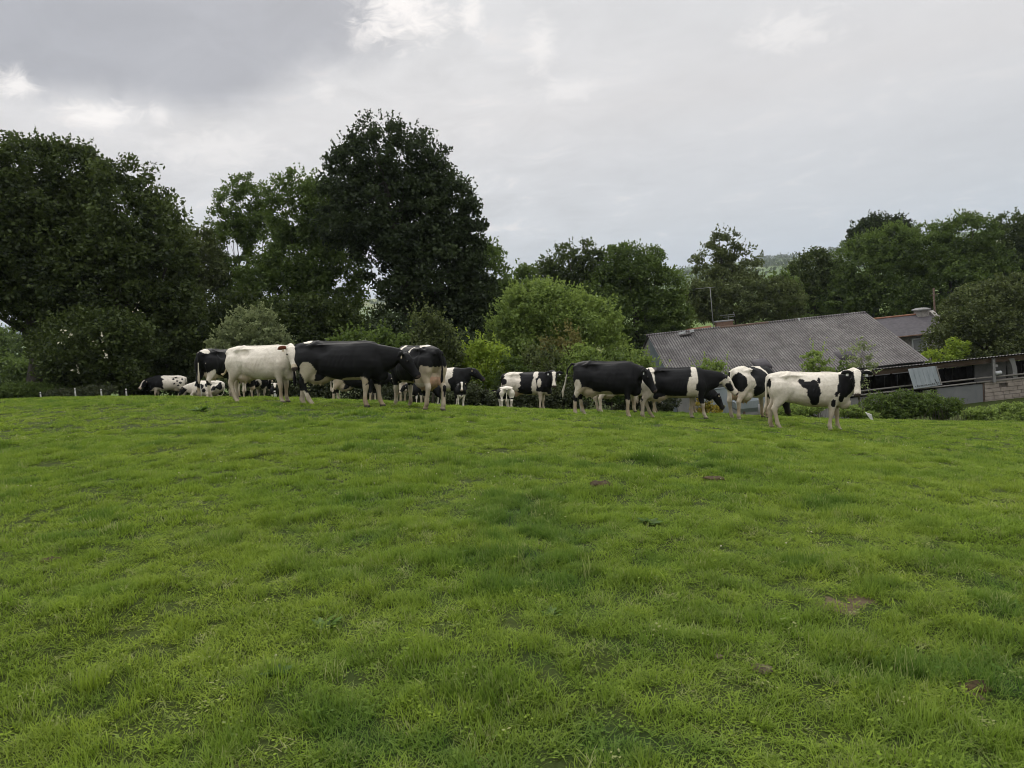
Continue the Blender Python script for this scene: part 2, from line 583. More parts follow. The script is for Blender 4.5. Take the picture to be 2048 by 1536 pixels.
def tuft_mesh(name, r, blades, spread, length, width, droop):
    V, F4, F3, T = [], [], [], []
    for _ in range(blades):
        a = r.uniform(0, 2 * math.pi)
        rr = spread * math.sqrt(r.random())
        b = np.array([rr * math.cos(a), rr * math.sin(a), -0.01])
        L = length * r.uniform(0.5, 1.3)
        w = width * r.uniform(0.7, 1.3)
        h = r.uniform(0, 2 * math.pi)
        lean = np.array([math.cos(h), math.sin(h), 0])
        side = np.array([-math.sin(h), math.cos(h), 0])
        k = droop * r.uniform(0.2, 1.3)
        tilt = r.uniform(0.05, 0.5)
        i0 = len(V)
        for t, ws in ((0, 0.8), (0.4, 1.0), (0.75, 0.7)):
            c = b + np.array([0, 0, 1]) * L * (t - 0.35 * k * t * t) + lean * L * (tilt * t + k * 0.75 * t * t)
            V += [c - side * w / 2 * ws, c + side * w / 2 * ws]
            T += [t, t]
        c = b + np.array([0, 0, 1]) * L * (1 - 0.35 * k) + lean * L * (tilt + k * 0.75)
        V.append(c)
        T.append(1.0)
        F4 += [(i0, i0 + 1, i0 + 3, i0 + 2), (i0 + 2, i0 + 3, i0 + 5, i0 + 4)]
        F3 += [(i0 + 4, i0 + 5, i0 + 6)]
    return mesh_np(name, np.array(V), [np.array(F4), np.array(F3)], GRASS, False, {'tip': ('FLOAT', np.array(T))})


def clover_mesh(name, r):
    """a rosette of small broad leaves (clover, dock seedlings)"""
    n = 9
    a = r.uniform(0, 2 * math.pi, n)
    rr = 0.05 * np.sqrt(r.random(n))
    cen = np.column_stack((rr * np.cos(a), rr * np.sin(a), r.uniform(0.01, 0.05, n)))
    ax = unit_(np.column_stack((np.cos(a), np.sin(a), r.uniform(-.2, .5, n))))
    b = np.column_stack((-np.sin(a), np.cos(a), r.uniform(-.3, .3, n)))
    L = r.uniform(0.005, 0.010, n)[:, None]
    V = np.stack((cen - ax * L, cen + b * L * .8, cen + ax * L, cen - b * L * .8), 1).reshape(-1, 3)
    return mesh_np(name, V, np.arange(len(V)).reshape(-1, 4), GRASS, False, {'tip': ('FLOAT', np.full(len(V), 0.5))})


def unit_(v):
    return v / (np.linalg.norm(v, axis=-1, keepdims=True) + 1e-9)


def scatter_group(name, coll):
    t = bpy.data.node_groups.new(name, 'GeometryNodeTree')
    t.interface.new_socket('Geometry', in_out='INPUT', socket_type='NodeSocketGeometry')
    t.interface.new_socket('Geometry', in_out='OUTPUT', socket_type='NodeSocketGeometry')
    gi, go = t.nodes.new('NodeGroupInput'), t.nodes.new('NodeGroupOutput')
    mp = t.nodes.new('GeometryNodeMeshToPoints')
    ip = t.nodes.new('GeometryNodeInstanceOnPoints')
    ci = t.nodes.new('GeometryNodeCollectionInfo')
    ci.inputs[0].default_value = coll
    ci.inputs[1].default_value = True
    ci.inputs[2].default_value = True

    def named(n, kind):
        a = t.nodes.new('GeometryNodeInputNamedAttribute')
        a.data_type = kind
        a.inputs[0].default_value = n
        return a.outputs[0]
    L = t.links.new
    L(gi.outputs[0], mp.inputs[0])
    L(mp.outputs[0], ip.inputs['Points'])
    L(ci.outputs[0], ip.inputs['Instance'])
    ip.inputs['Pick Instance'].default_value = True
    L(named('pick', 'INT'), ip.inputs['Instance Index'])
    L(named('turn', 'FLOAT_VECTOR'), ip.inputs['Rotation'])
    L(named('size', 'FLOAT_VECTOR'), ip.inputs['Scale'])
    L(ip.outputs[0], go.inputs[0])
    return t


def grass_zone(label, r_in, r_out, per_m2, tufts, half_deg, seed, base=1.0):
    r = np.random.default_rng(seed)
    half = math.radians(half_deg)
    n = int(per_m2 * half * (r_out ** 2 - r_in ** 2))
    rad = np.sqrt(r.uniform(r_in ** 2, r_out ** 2, n))
    a = r.uniform(-half, half, n)
    x, y = rad * np.sin(a), rad * np.cos(a)
    xy = np.column_stack((x, y))
    lush, bare = lushness(xy), bareness(xy)
    thin = vnoise(xy, 7.5, 71, 3)
    keep = (r.random(n) > bare * 1.1) & (r.random(n) < np.clip((thin - 0.2) * 3.4, 0.5, 1.0))
    keep &= ~((y > 38) & (x > 6))
    x, y, xy, lush, thin = x[keep], y[keep], xy[keep], lush[keep], thin[keep]
    n = len(x)
    z = ground_z(x, y)
    hgt = 0.86 * (0.34 + 0.5 * np.clip((vnoise(xy, 2.3, 72, 3) - 0.2) * 1.6, 0, 1) + 0.55 * np.clip((vnoise(xy, 2.6, 12, 2) - 0.52) * 3.0, 0, 1) + 0.55 * np.clip((thin - .45) * 2.6, 0, 1) + 0.95 * lush) * r.uniform(0.7, 1.3, n) * base * np.clip(0.35 + 1.5 * (thin - 0.2), 0.4, 1.1)
    turn = np.column_stack((r.normal(0, 0.12, n), r.normal(0, 0.12, n), r.uniform(0, 6.283, n)))
    wid = base * r.uniform(0.85, 1.2, n)
    size = np.column_stack((wid, wid, hgt))
    me = mesh_np('grass', np.column_stack((x, y, z)), np.zeros((0, 3), int), GRASS, False,
                 {'pick': ('INT', r.integers(0, len(tufts), n).astype(np.int32)), 'turn': ('FLOAT_VECTOR', turn.astype(np.float32)),
                  'size': ('FLOAT_VECTOR', size.astype(np.float32)), 'lush': ('FLOAT', lush.astype(np.float32))})
    coll = bpy.data.collections.new('tufts')
    for t in tufts:
        coll.objects.link(bpy.data.objects.new('tuft', t))
    o = link('grass', me)
    md = o.modifiers.new('scatter', 'NODES')
    md.node_group = scatter_group('scatter', coll)
    o['kind'] = 'stuff'
    o['label'] = label
    o['category'] = 'grass'
    return n


def build_grass():
    r = np.random.default_rng(5)
    near = [tuft_mesh('tuft', r, 24, 0.055, 0.058, 0.0033, k) for k in (0.3, 0.6, 0.9, 0.5, 1.2, 0.8, 1.4)] + [clover_mesh('tuft', r)]
    mid = [tuft_mesh('tuft', r, 20, 0.060, 0.052, 0.0052, k) for k in (0.3, 0.6, 0.9, 0.6, 1.0)]
    far = [tuft_mesh('tuft', r, 16, 0.095, 0.060, 0.010, k) for k in (0.4, 0.7, 1.0, 0.8)]
    n = grass_zone('short green pasture grass close to the viewer', 1.2, 6.2, 760, near, 46, 1)
    n += grass_zone('short green pasture grass in the middle of the field', 6.2, 13, 600, mid, 44, 2)
    n += grass_zone('green pasture grass around the hooves of the herd', 13, 33, 170, far, 42, 3, 0.88)
    print('grass tufts', n)


build_grass()


# ---------------------------------------------------------------- the farm in the dip
def roof_material():
    """old fibre-cement sheets: grey, lichen-spotted, streaked down the slope"""
    m, g = new_mat('lichen_roof_sheet')
    pos = g.new('ShaderNodeNewGeometry').outputs['Position']
    rnd = g.new('ShaderNodeObjectInfo').outputs['Random']
    n = g.noise(pos, 0.7, 7, 0.72, 0.8)
    sp = g.noise(pos, 7.0, 5, 0.75)
    col = g.ramp(n, [(0.30, (0.095, 0.085, 0.080)), (0.48, (0.165, 0.152, 0.145)), (0.68, (0.265, 0.248, 0.235))])
    col = g.mix(g.math('MULTIPLY', g.smooth(sp, 0.57, 0.66), 0.8), col, (0.42, 0.41, 0.37))
    col = g.mix(g.math('MULTIPLY', g.smooth(g.noise(pos, 4.0, 4, 0.7), 0.55, 0.7), 0.5), col, (0.06, 0.055, 0.052))
    col = g.mix(g.math('MULTIPLY', rnd, 0.35), col, (0.13, 0.118, 0.118))
    # shade painted into the colour: corrugation troughs darkened for contrast
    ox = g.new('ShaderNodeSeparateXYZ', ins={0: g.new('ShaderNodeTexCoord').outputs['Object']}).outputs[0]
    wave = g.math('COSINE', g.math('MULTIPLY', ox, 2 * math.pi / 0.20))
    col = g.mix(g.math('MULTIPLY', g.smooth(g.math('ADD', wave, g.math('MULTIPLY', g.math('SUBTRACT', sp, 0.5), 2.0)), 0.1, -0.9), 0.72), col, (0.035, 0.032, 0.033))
    pr = g.new('ShaderNodeBsdfPrincipled', ins={'Base Color': col, 'Roughness': 0.95, 'Specular IOR Level': 0.12})
    finish(g, pr.outputs[0])
    return m


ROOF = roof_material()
TIN = surf('galvanised_sheet', [(0.3, (0.20, 0.225, 0.235)), (0.55, (0.255, 0.28, 0.29)), (0.75, (0.31, 0.33, 0.335))], 1.4, 0.55, stretch=(2, 2, 0.5), spec=0.4)
TINBLUE = surf('dull_cladding', [(0.3, (0.10, 0.12, 0.135)), (0.7, (0.17, 0.195, 0.21))], 1.0, 0.7)
WOOD = surf('weathered_wood', [(0.3, (0.075, 0.050, 0.036)), (0.7, (0.165, 0.115, 0.085))], 3, 0.9, stretch=(0.4, 3, 3), bump=0.4)
PALEWOOD = surf('pale_rail', [(0.3, (0.17, 0.155, 0.135)), (0.7, (0.27, 0.25, 0.225))], 4, 0.85, stretch=(0.4, 3, 3))
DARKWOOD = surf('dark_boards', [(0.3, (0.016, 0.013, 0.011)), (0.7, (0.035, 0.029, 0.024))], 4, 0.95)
CONC = surf('concrete', [(0.3, (0.17, 0.165, 0.16)), (0.55, (0.23, 0.222, 0.21)), (0.75, (0.30, 0.285, 0.265))], 1.6, 0.95, bump=0.4)
CONCD = surf('grey_concrete_panel', [(0.3, (0.14, 0.145, 0.145)), (0.6, (0.18, 0.182, 0.18)), (0.8, (0.22, 0.215, 0.205))], 1.1, 0.95, bump=0.3)
BLOCKM = surf('pinkish_block', [(0.3, (0.22, 0.185, 0.155)), (0.6, (0.31, 0.265, 0.225)), (0.8, (0.40, 0.35, 0.30))], 2.4, 0.95, bump=0.6, bscale=18)
MORTAR = surf('dark_mortar', [(0.3, (0.10, 0.085, 0.07)), (0.7, (0.17, 0.15, 0.125))], 5, 0.95)
SLATE = surf('slate', [(0.3, (0.045, 0.040, 0.044)), (0.7, (0.085, 0.075, 0.080))], 3, 0.75, stretch=(1, 1, 3))
TERRA = surf('terracotta', [(0.3, (0.19, 0.085, 0.05)), (0.7, (0.30, 0.15, 0.09))], 5, 0.9)
STONE = surf('rubble_stone', [(0.3, (0.16, 0.145, 0.13)), (0.5, (0.27, 0.25, 0.225)), (0.7, (0.36, 0.335, 0.30))], 4.5, 0.95, bump=0.8, bscale=8)
BRICK = surf('old_brick', [(0.3, (0.14, 0.085, 0.06)), (0.7, (0.22, 0.14, 0.10))], 6, 0.95)
ALU = surf('aerial_metal', [(0.3, (0.18, 0.185, 0.17)), (0.7, (0.27, 0.275, 0.25))], 6, 0.6)
WHITEP = surf('pale_plastic', [(0.3, (0.42, 0.43, 0.43)), (0.7, (0.56, 0.56, 0.55))], 2, 0.6)

PITCHC = 0.20


def sheet_mesh(name, width_corr, length, mat, amp=0.042):
    """corrugated sheet: x across, y down the slope, waves in z, with an edge thickness"""
    n = width_corr * 4
    V, F = [], []
    for k in range(n + 1):
        x = k * PITCHC / 4
        z = amp * math.cos(2 * math.pi * k / 4)
        V += [(x, 0, z), (x, length, z), (x, length, z - 0.008)]
    for k in range(n):
        a, b = 3 * k, 3 * (k + 1)
        F += [(a, a + 1, b + 1, b), (a + 1, a + 2, b + 2, b + 1)]
    me = bpy.data.meshes.new(name)
    me.from_pydata(V, [], F)
    me.update()
    me.materials.append(mat)
    return me


def lay_sheets(parent, org, ex, ey, cols, rows, width_corr, step, me, r, drop=0.012):
    """rows of overlapping sheets on a slope; org = top corner, ex along, ey down the slope"""
    ez = np.cross(ex, ey)
    if ez[2] < 0:
        ez = -ez
    for j in range(rows):
        for i in range(cols):
            o = link('roof_sheet', me, parent)
            p = org + ex * (i * width_corr * PITCHC) + ey * (j * step) + ez * (-(j) * drop + 0.002 * (i % 2)) + ey * r.normal(0, 0.012)
            tw = r.normal(0, 0.003)
            exx = unit_(ex + ez * tw)
            M = Matrix.Identity(4)
            for q in range(3):
                M[q][0], M[q][1], M[q][2], M[q][3] = exx[q], ey[q], ez[q], p[q]
            o.matrix_local = M


def build_barn():
    r = np.random.default_rng(3)
    x0, x1, yr, zr = 11.34, 29.1, 59.97, -1.66
    run, fall = 8.6, 3.25
    yf, zf = yr - run, zr - fall
    gnd = -7.6
    root = empty('barn', (20.2, 55, gnd))
    O = -np.array([20.2, 55, gnd])
    L = lambda *p: np.array(p) + O
    ey = unit_(np.array([0, -run, -fall]))
    slope = math.hypot(run, fall)
    wc = 6
    cols = int(round((x1 - x0) / (wc * PITCHC)))
    step = slope / 4
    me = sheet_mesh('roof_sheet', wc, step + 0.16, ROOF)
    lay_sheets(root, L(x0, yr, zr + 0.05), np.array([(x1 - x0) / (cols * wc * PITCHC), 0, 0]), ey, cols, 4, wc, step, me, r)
    # rear slope, ridge, walls
    MB().add([L(x0, yr, zr), L(x1, yr, zr), L(x1, yr + 7, zr - 2.65), L(x0, yr + 7, zr - 2.65), L(x0, yr, zr - .06), L(x1, yr, zr - .06), L(x1, yr + 7, zr - 2.71), L(x0, yr + 7, zr - 2.71)],
             [(0, 1, 2, 3), (4, 7, 6, 5), (0, 4, 5, 1), (2, 6, 7, 3), (0, 3, 7, 4), (1, 5, 6, 2)]).build('rear_roof', ROOF, root)
    for i in range(9):
        a, b = x0 - 0.1 + i * 1.98, x0 - 0.1 + (i + 1) * 1.98 + 0.05
        mb = MB()
        mb.tube([L(a, yr, zr + 0.055 + 0.006 * (i % 2)), L(b, yr, zr + 0.055 + 0.006 * ((i + 1) % 2))], [0.12, 0.12], 10)
        mb.build('ridge_cap', WOOD if i in (3, 4) else ROOF, root, True)
    for xs in (x0 + 0.12, x1 - 0.12):
        mb = MB()
        pts = [L(xs, yr, zr - .1), L(xs, yf + .3, zf - .02), L(xs, yf + .3, gnd), L(xs, yr + 6.8, gnd), L(xs, yr + 6.8, zr - 2.72)]
        n = len(pts)
        mb.add(pts + [p + np.array([0.1, 0, 0]) for p in pts], [tuple(range(n)), tuple(range(2 * n - 1, n - 1, -1))] + [(i, (i + 1) % n, n + (i + 1) % n, n + i) for i in range(n)])
        mb.build('gable_wall', CONC, root)
    # cladding sheets on the near gable
    for i in range(7):
        ya = yr - 0.2 - i * 1.15
        yb = ya - 1.12
        t = lambda y: zr - (yr - y) * fall / run - 0.12
        for k in range(2):
            z1 = t(yb) - 0.02 - k * 1.1
            z0 = z1 - 1.08
            ztop = (t(ya), t(yb)) if k == 0 else (z1, z1)
            xx = x0 + 0.07 - 0.012 * ((i + k) % 2)
            q = [L(xx, ya, z0), L(xx, yb, z0), L(xx, yb, ztop[1]), L(xx, ya, ztop[0])]
            MB().add(q + [v + np.array([0.03, 0, 0]) for v in q], [(0, 1, 2, 3), (7, 6, 5, 4), (0, 4, 5, 1), (1, 5, 6, 2), (2, 6, 7, 3), (3, 7, 4, 0)]).build('cladding_sheet', TINBLUE, root)
    MB().box(L((x0 + x1) / 2, yf + 0.45, (zf + gnd) / 2 - 0.1), (x1 - x0 - .3, 0.2, zf - gnd - .3)).build('front_wall', CONC, root)
    # loose ridge debris and roof vents
    for a, b, m in ((at(1364, 667, 59.3), (.55, .18, .14), WHITEP), (at(1384, 663, 59.6), (.3, .2, .2), WHITEP), (at(1372, 671, 59.2), (.9, .3, .06), DARKWOOD), (at(1598, 640, 59.9), (.12, .1, .22), WHITEP)):
        MB().box(a + O + np.array([0, 0, .05]), b, (np.array([.97, 0, .12]), np.array([0, 1., 0]), np.array([-.12, 0, .97]))).build('ridge_rubble', m, root)
    for px, py, w in ((1689, 711, 1.25), (1523, 729, 1.1)):
        # a humped sheet over a roof opening
        t = (py - 0) * 0
        best = None
        for d in np.arange(50, 60, 0.05):
            p = at(px, py, d)
            zs = zr - (yr - p[1]) * fall / run
            if best is None or abs(p[2] - zs) < best[0]:
                best = (abs(p[2] - zs), p)
        c = best[1] + O
        rings = []
        ez = np.array([0, -fall, run]) / slope
        for k, s in enumerate((-1, -.6, 0, .6, 1)):
            hgt = (0.08, 0.30, 0.38, 0.30, 0.06)[k]
            rings.append([c + np.array([s * w * .5, 0, 0]) + ey * yy * .75 + ez * (0.02 + hgt * hh) for yy, hh in ((-1, 0.0), (-.6, .7), (0, 1), (.6, .8), (1, 0.1), (.9, -.05), (-.9, -.05))])
        MB().rings(rings).build('roof_vent', SLATE, root, True)
    tag(root, 'long low barn with lichen-spotted grey corrugated roof', 'barn')


def build_shed():
    r = np.random.default_rng(4)
    xa, xb, yf, ze = 19.6, 37.5, 45.6, -4.42
    gnd = -7.35
    root = empty('open_shed', (28, 47, gnd))
    O = -np.array([28, 47, gnd])
    L = lambda *p: np.array(p) + O
    ey = unit_(np.array([0, -4.6, 0.85]))
    slope = math.hypot(4.6, 0.85)
    wc = 6
    cols = int((xb - xa) / (wc * PITCHC))
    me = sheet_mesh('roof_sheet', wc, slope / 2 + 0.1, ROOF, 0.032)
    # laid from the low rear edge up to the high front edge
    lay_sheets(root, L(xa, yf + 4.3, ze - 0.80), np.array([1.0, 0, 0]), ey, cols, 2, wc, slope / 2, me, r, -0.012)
    MB().box(L((xa + xb) / 2, yf + 0.10, ze - 0.21), (xb - xa, 0.09, 0.30)).build('lintel_beam', WOOD, root)
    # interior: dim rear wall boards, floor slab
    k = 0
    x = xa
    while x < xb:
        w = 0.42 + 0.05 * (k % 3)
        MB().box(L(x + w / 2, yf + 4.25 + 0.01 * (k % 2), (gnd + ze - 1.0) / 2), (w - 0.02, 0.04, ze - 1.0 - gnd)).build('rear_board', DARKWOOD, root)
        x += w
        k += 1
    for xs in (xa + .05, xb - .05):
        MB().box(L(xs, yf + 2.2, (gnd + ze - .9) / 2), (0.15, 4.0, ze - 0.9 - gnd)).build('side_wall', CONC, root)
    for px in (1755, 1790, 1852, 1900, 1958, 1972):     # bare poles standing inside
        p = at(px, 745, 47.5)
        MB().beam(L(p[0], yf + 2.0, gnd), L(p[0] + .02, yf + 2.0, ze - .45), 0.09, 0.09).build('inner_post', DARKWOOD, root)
    # rails
    for z, y, m in ((-5.645, yf - .05, PALEWOOD), (-5.90, yf - .02, PALEWOOD)):
        for i in range(4):
            a = xa + .3 + i * 4.45
            MB().tube([L(a, y, z + .01 * (i % 2)), L(a + 2.2, y + .01, z - .015), L(a + 4.4, y, z + .008)], [.052, .05, .052], 8).build('rail', m, root, True)
    # front posts
    p = at(1994, 735, 45.6)[0]
    MB().box(L(p, yf - .12, (ze - .05 - 6.0) / 2), (.17, .12, ze + 6.0 - .1)).build('post', CONC, root)
    MB().box(L(p + .14, yf - .10, -4.95), (.18, .14, .16)).build('bracket', CONC, root)
    MB().tube([L(p + .05, yf - .16, -5.42), L(p + .42, yf - .16, -5.40)], [.13, .12], 10).build('bracket', WHITEP, root, True)
    p = at(2036, 730, 45.6)[0]
    MB().rings([[L(p + dx + w * sx, yf + 0.25 + .25 * sy, z) for sx, sy in ((-1, -1), (1, -1), (1, 1), (-1, 1))] for z, dx, w in ((-6.05, .12, .14), (-5.3, .10, .14), (-4.95, .02, .14), (-4.62, -.08, .17))]).build('pier', CONC, root)
    MB().box(L(at(2010, 740, 46)[0], yf + 1.4, -5.35), (2.0, .12, 1.5)).build('partition', CONC, root)
    p = at(1881, 790, 45.6)[0]
    MB().box(L(p - .52, yf + .02, -6.75), (.36, .3, 1.35)).build('pier', CONC, root)
    # lower walls
    a, b = at(1886, 800, 45.6)[0], at(1979, 790, 45.6)[0]
    MB().box(L((a + b) / 2, yf + .10, -6.72), (b - a, .14, 1.38)).build('concrete_panel', CONCD, root)
    MB().box(L(b + .04, yf + .08, -6.70), (.05, .16, 1.42)).build('panel_frame', WOOD, root)
    MB().box(L((xa + at(1845, 800, 45.6)[0]) / 2, yf + .22, -6.75), (at(1845, 800, 45.6)[0] - xa, .14, 1.30)).build('low_wall', CONC, root)
    MB().box(L((b + xb) / 2 + .1, yf + .26, -6.66), (xb - b - .2, .18, 1.44)).build('wall_core', MORTAR, root)
    # blocks of the right-hand wall, laid in uneven courses
    bm = [MB().box((0, 0, 0), (1, 1, 1)).mesh('block', BLOCKM)]
    z = -7.35
    row = 0
    while z < -6.02:
        h = r.uniform(.19, .26)
        x = b + .10
        while x < b + 6.3:
            w = r.uniform(.30, .62)
            if r.random() > 0.035:
                o = link('block', bm[0], root)
                o.location = L(x + w / 2, yf + .10 + r.normal(0, .012), z + h / 2)
                o.scale = (w - .025, .22, h - .022)
                o.rotation_euler = (r.normal(0, .01), r.normal(0, .012), r.normal(0, .012))
            x += w
        z += h
        row += 1
    # the hanging tin sheet with a scrawl of black lettering along its foot
    c0, c1, c2, c3 = at(1816, 738, 45.25), at(1871, 732, 45.25), at(1882, 770, 45.10), at(1828, 778, 45.10)
    sh = MB()
    n = 12
    for k in range(n):
        t0, t1 = k / n, (k + .985) / n
        off = np.array([0, .012 * (k % 2), 0])
        q = [c0 * (1 - t0) + c1 * t0 + off, c0 * (1 - t1) + c1 * t1 + off, c3 * (1 - t1) + c2 * t1 + off, c3 * (1 - t0) + c2 * t0 + off]
        q = [v + O for v in q]
        sh.add(q + [v + np.array([0, .02, 0]) for v in q], [(0, 1, 2, 3), (7, 6, 5, 4), (0, 4, 5, 1), (1, 5, 6, 2), (2, 6, 7, 3), (3, 7, 4, 0)])
    s = sh.build('tin_sheet', TIN, root)
    MB().beam(c1 + O + np.array([.03, -.02, 0]), c2 + O + np.array([.03, -.02, 0]), .05, .05).build('sheet_edge', PALEWOOD, root)
    mk = MB()
    ax, az = unit_(c2 - c3), unit_(c0 - c3)

    def stroke(u0_, v0_, u1_, v1_, w=.022):
        a_ = c3 + ax * u0_ + az * v0_ + O + np.array([0, -.012, 0])
        b_ = c3 + ax * u1_ + az * v1_ + O + np.array([0, -.012, 0])
        mk.beam(a_, b_, w, .004)
    xx = .12
    for k in range(11):
        h = r.uniform(.05, .10)
        stroke(xx, .10, xx + r.uniform(.01, .05), .10 + h)
        if k % 2:
            stroke(xx, .10 + h, xx + .09, .10 + h * .8)
        stroke(xx + .03, .10, xx + .10, .11 + r.uniform(0, .05))
        xx += .115
    stroke(1.46, .06, 1.40, .42, .03)
    stroke(1.42, .22, 1.62, .14, .026)
    stroke(1.56, .22, 1.50, .10)
    link('scrawl', mk.mesh('scrawl', DARKWOOD), s)
    tag(root, 'open-fronted cattle shed with dark interior, rails and hanging tin sheet', 'shed')


def build_houses():
    # stone house with slate roof beyond the barn
    root = empty('stone_house', (36.5, 67, -8))
    O = -np.array([36.5, 67, -8.0])
    L = lambda *p: np.array(p) + O
    x0, x1, yr, zr, ye, zev = 32.6, 39.2, 67.9, -2.72, 64.4, -4.25
    MB().box(L((x0 + x1) / 2, 67.6, -6.1), (x1 - x0 - .3, 5.6, 3.9)).build('wall', STONE, root)
    mb = MB()
    q = [L(x0, yr, zr), L(x1 - .5, yr, zr), L(x1 - .5, ye, zev), L(x0, ye, zev), L(x0, yr + 3.4, zev), L(x1 - .5, yr + 3.4, zev)]
    q2 = [v - np.array([0, 0, .12]) for v in q]
    mb.add(q + q2, [(0, 3, 2, 1), (0, 1, 5, 4), (6, 7, 8, 9), (6, 10, 11, 7), (3, 9, 8, 2), (4, 5, 11, 10), (0, 4, 10, 6), (0, 6, 9, 3), (1, 2, 8, 7), (1, 7, 11, 5)])
    rf = mb.build('roof', SLATE, root)
    link('ridge', MB().tube([L(x0, yr, zr + .03), L(x1 - .5, yr, zr + .03)], [.09, .09], 8).mesh('ridge', TERRA), rf)
    link('gutter', MB().beam(L(x0, ye - .06, zev - .02), L(x1 - .5, ye - .06, zev - .02), .12, .10).mesh('gutter', BRICK), rf)
    pts = [L(x1 - .4, ye + .1, -8), L(x1 - .4, ye + .1, zev + .05), L(x1 - .4, yr, zr + .25), L(x1 - .4, yr + 3.3, zev + .05), L(x1 - .4, yr + 3.3, -8)]
    n = 5
    MB().add(pts + [v + np.array([.4, 0, 0]) for v in pts], [tuple(range(n)), tuple(range(2 * n - 1, n - 1, -1))] + [(i, (i + 1) % n, n + (i + 1) % n, n + i) for i in range(n)]).build('gable', STONE, root)
    ch = MB().rings([[L(38.05 + w * sx, yr - .1 + .4 * sy, z) for sx, sy in ((-1, -1), (1, -1), (1, 1), (-1, 1))] for z, w in ((-3.6, .52), (-2.9, .50), (-2.35, .47))]).build('chimney', STONE, root)
    link('chimney_cap', MB().rings([[L(38.05 + w * sx, yr - .1 + w * .9 * sy, z) for sx, sy in ((-1, -1), (1, -1), (1, 1), (-1, 1))] for z, w in ((-2.35, .60), (-2.25, .60), (-2.14, .36), (-2.12, .1))]).mesh('chimney_cap', CONC), ch)
    w = MB().box(L(36.0, 64.72, -5.15), (1.3, .12, 1.15)).build('window', WHITEP, root)
    link('pane', MB().box(L(36.0, 64.64, -5.15), (1.05, .05, .92)).mesh('pane', CONCD), w)
    tag(root, 'stone house with dark slate roof and squat stone chimney', 'house')
    # house hidden behind the barn: only chimney and ridge show
    root = empty('brick_house', (18.4, 66.5, -8))
    O = -np.array([18.4, 66.5, -8.0])
    MB().box(np.array([18.0, 66.5, -5.4]) + O, (4.6, 3.6, 4.8)).build('wall', STONE, root)
    q = [np.array(v) + O for v in ((15.6, 65.6, -1.72), (18.1, 65.6, -1.60), (18.1, 64.5, -3.05), (15.6, 64.5, -3.15), (15.6, 68.4, -3.1), (18.1, 68.4, -3.1))]
    q2 = [v - np.array([0, 0, .12]) for v in q]
    MB().add(q + q2, [(0, 3, 2, 1), (0, 1, 5, 4), (6, 7, 8, 9), (6, 10, 11, 7), (3, 9, 8, 2), (4, 5, 11, 10), (0, 4, 10, 6), (0, 6, 9, 3), (1, 2, 8, 7), (1, 7, 11, 5)]).build('roof', TERRA, root)
    c = at(1448, 651, 65.5)
    ch = MB().box(c + O + np.array([0, 0, -.6]), (1.45, .7, 1.9)).build('chimney', BRICK, root)
    link('chimney_cap', MB().box(c + O + np.array([0, 0, .40]), (1.58, .82, .09)).mesh('chimney_cap', CONC), ch)
    tag(root, 'house hidden behind the barn, only brick chimney and tiled ridge showing', 'house')
    # television aerials
    def aerial(name, label, foot, top, bars, thick):
        root = empty(name, foot)
        O = -np.asarray(foot)
        MB().tube([foot + O, top + O], [thick, thick * .8], 8).build('mast', ALU, root, True)
        for a, b, th in bars:
            MB().tube([a + O, b + O], [th, th], 6).build('crossbar', ALU, root, True)
        tag(root, label, 'aerial', 'television aerials on the farmhouse')
    foot = at(1427, 655, 64.3)
    foot[2] -= .4
    top = at(1420, 575, 64.3)
    aerial('tv_aerial', 'tall aerial mast with one long crossbar, above the barn ridge', foot, top, [(at(1391, 578, 64.3), at(1430, 574, 64.3), .028)] + [(at(x, 577.5 - (x - 1391) * .1, 64.0), at(x, 577.5 - (x - 1391) * .1, 64.6), .012) for x in (1393, 1399, 1405, 1411)], .038)
    foot = at(1457, 646, 65.4)
    top = at(1456, 629, 65.4)
    aerial('tv_aerial', 'small low aerial with two bars on the brick chimney', foot, top,
           [(at(1440, 631, 65.4), at(1468, 629, 65.4), .025), (at(1446, 634.5, 65.4), at(1468, 633, 65.4), .02), (at(1467, 624, 65.4), at(1470, 634, 65.4), .025)], .02)
    foot = at(1870, 622, 74)
    MBp = empty('wooden_pole', foot - np.array([0, 0, 4.0]))
    MB().tube([(0, 0, -.3), tuple(at(1867, 576, 74) - foot + np.array([0, 0, 4.0]))], [.11, .085], 9).build('shaft', WOOD, MBp, True)
    MB().beam((-.35, 0, 5.6), (.35, 0, 5.6), .08, .08).build('crossarm', WOOD, MBp)
    tag(MBp, 'bare wooden pole rising out of the olive bush', 'pole')


build_barn()
build_shed()
build_houses()


# ---------------------------------------------------------------- trees and shrubs
L_DARK = leaf_mat('leaf_dark_oak', (0.017, 0.028, 0.008), (0.074, 0.100, 0.022), 0.28)
L_BLACK = leaf_mat('leaf_very_dark', (0.011, 0.019, 0.008), (0.047, 0.066, 0.021), 0.24)
L_MID = leaf_mat('leaf_mid_green', (0.030, 0.052, 0.012), (0.108, 0.156, 0.030), 0.34)
L_LIGHT = leaf_mat('leaf_light_green', (0.075, 0.118, 0.024), (0.215, 0.285, 0.062), 0.38)
L_YELLOW = leaf_mat('leaf_yellow_green', (0.105, 0.165, 0.015), (0.27, 0.35, 0.040), 0.4)
L_GREY = leaf_mat('leaf_grey_green', (0.085, 0.112, 0.042), (0.265, 0.300, 0.135), 0.33)
L_OLIVE = leaf_mat('leaf_olive', (0.034, 0.046, 0.015), (0.105, 0.128, 0.038), 0.28)
L_RUST = leaf_mat('leaf_rusty', (0.085, 0.095, 0.025), (0.20, 0.175, 0.05), 0.3)
L_BRAMBLE = leaf_mat('leaf_bramble', (0.022, 0.030, 0.012), (0.062, 0.072, 0.030), 0.2)
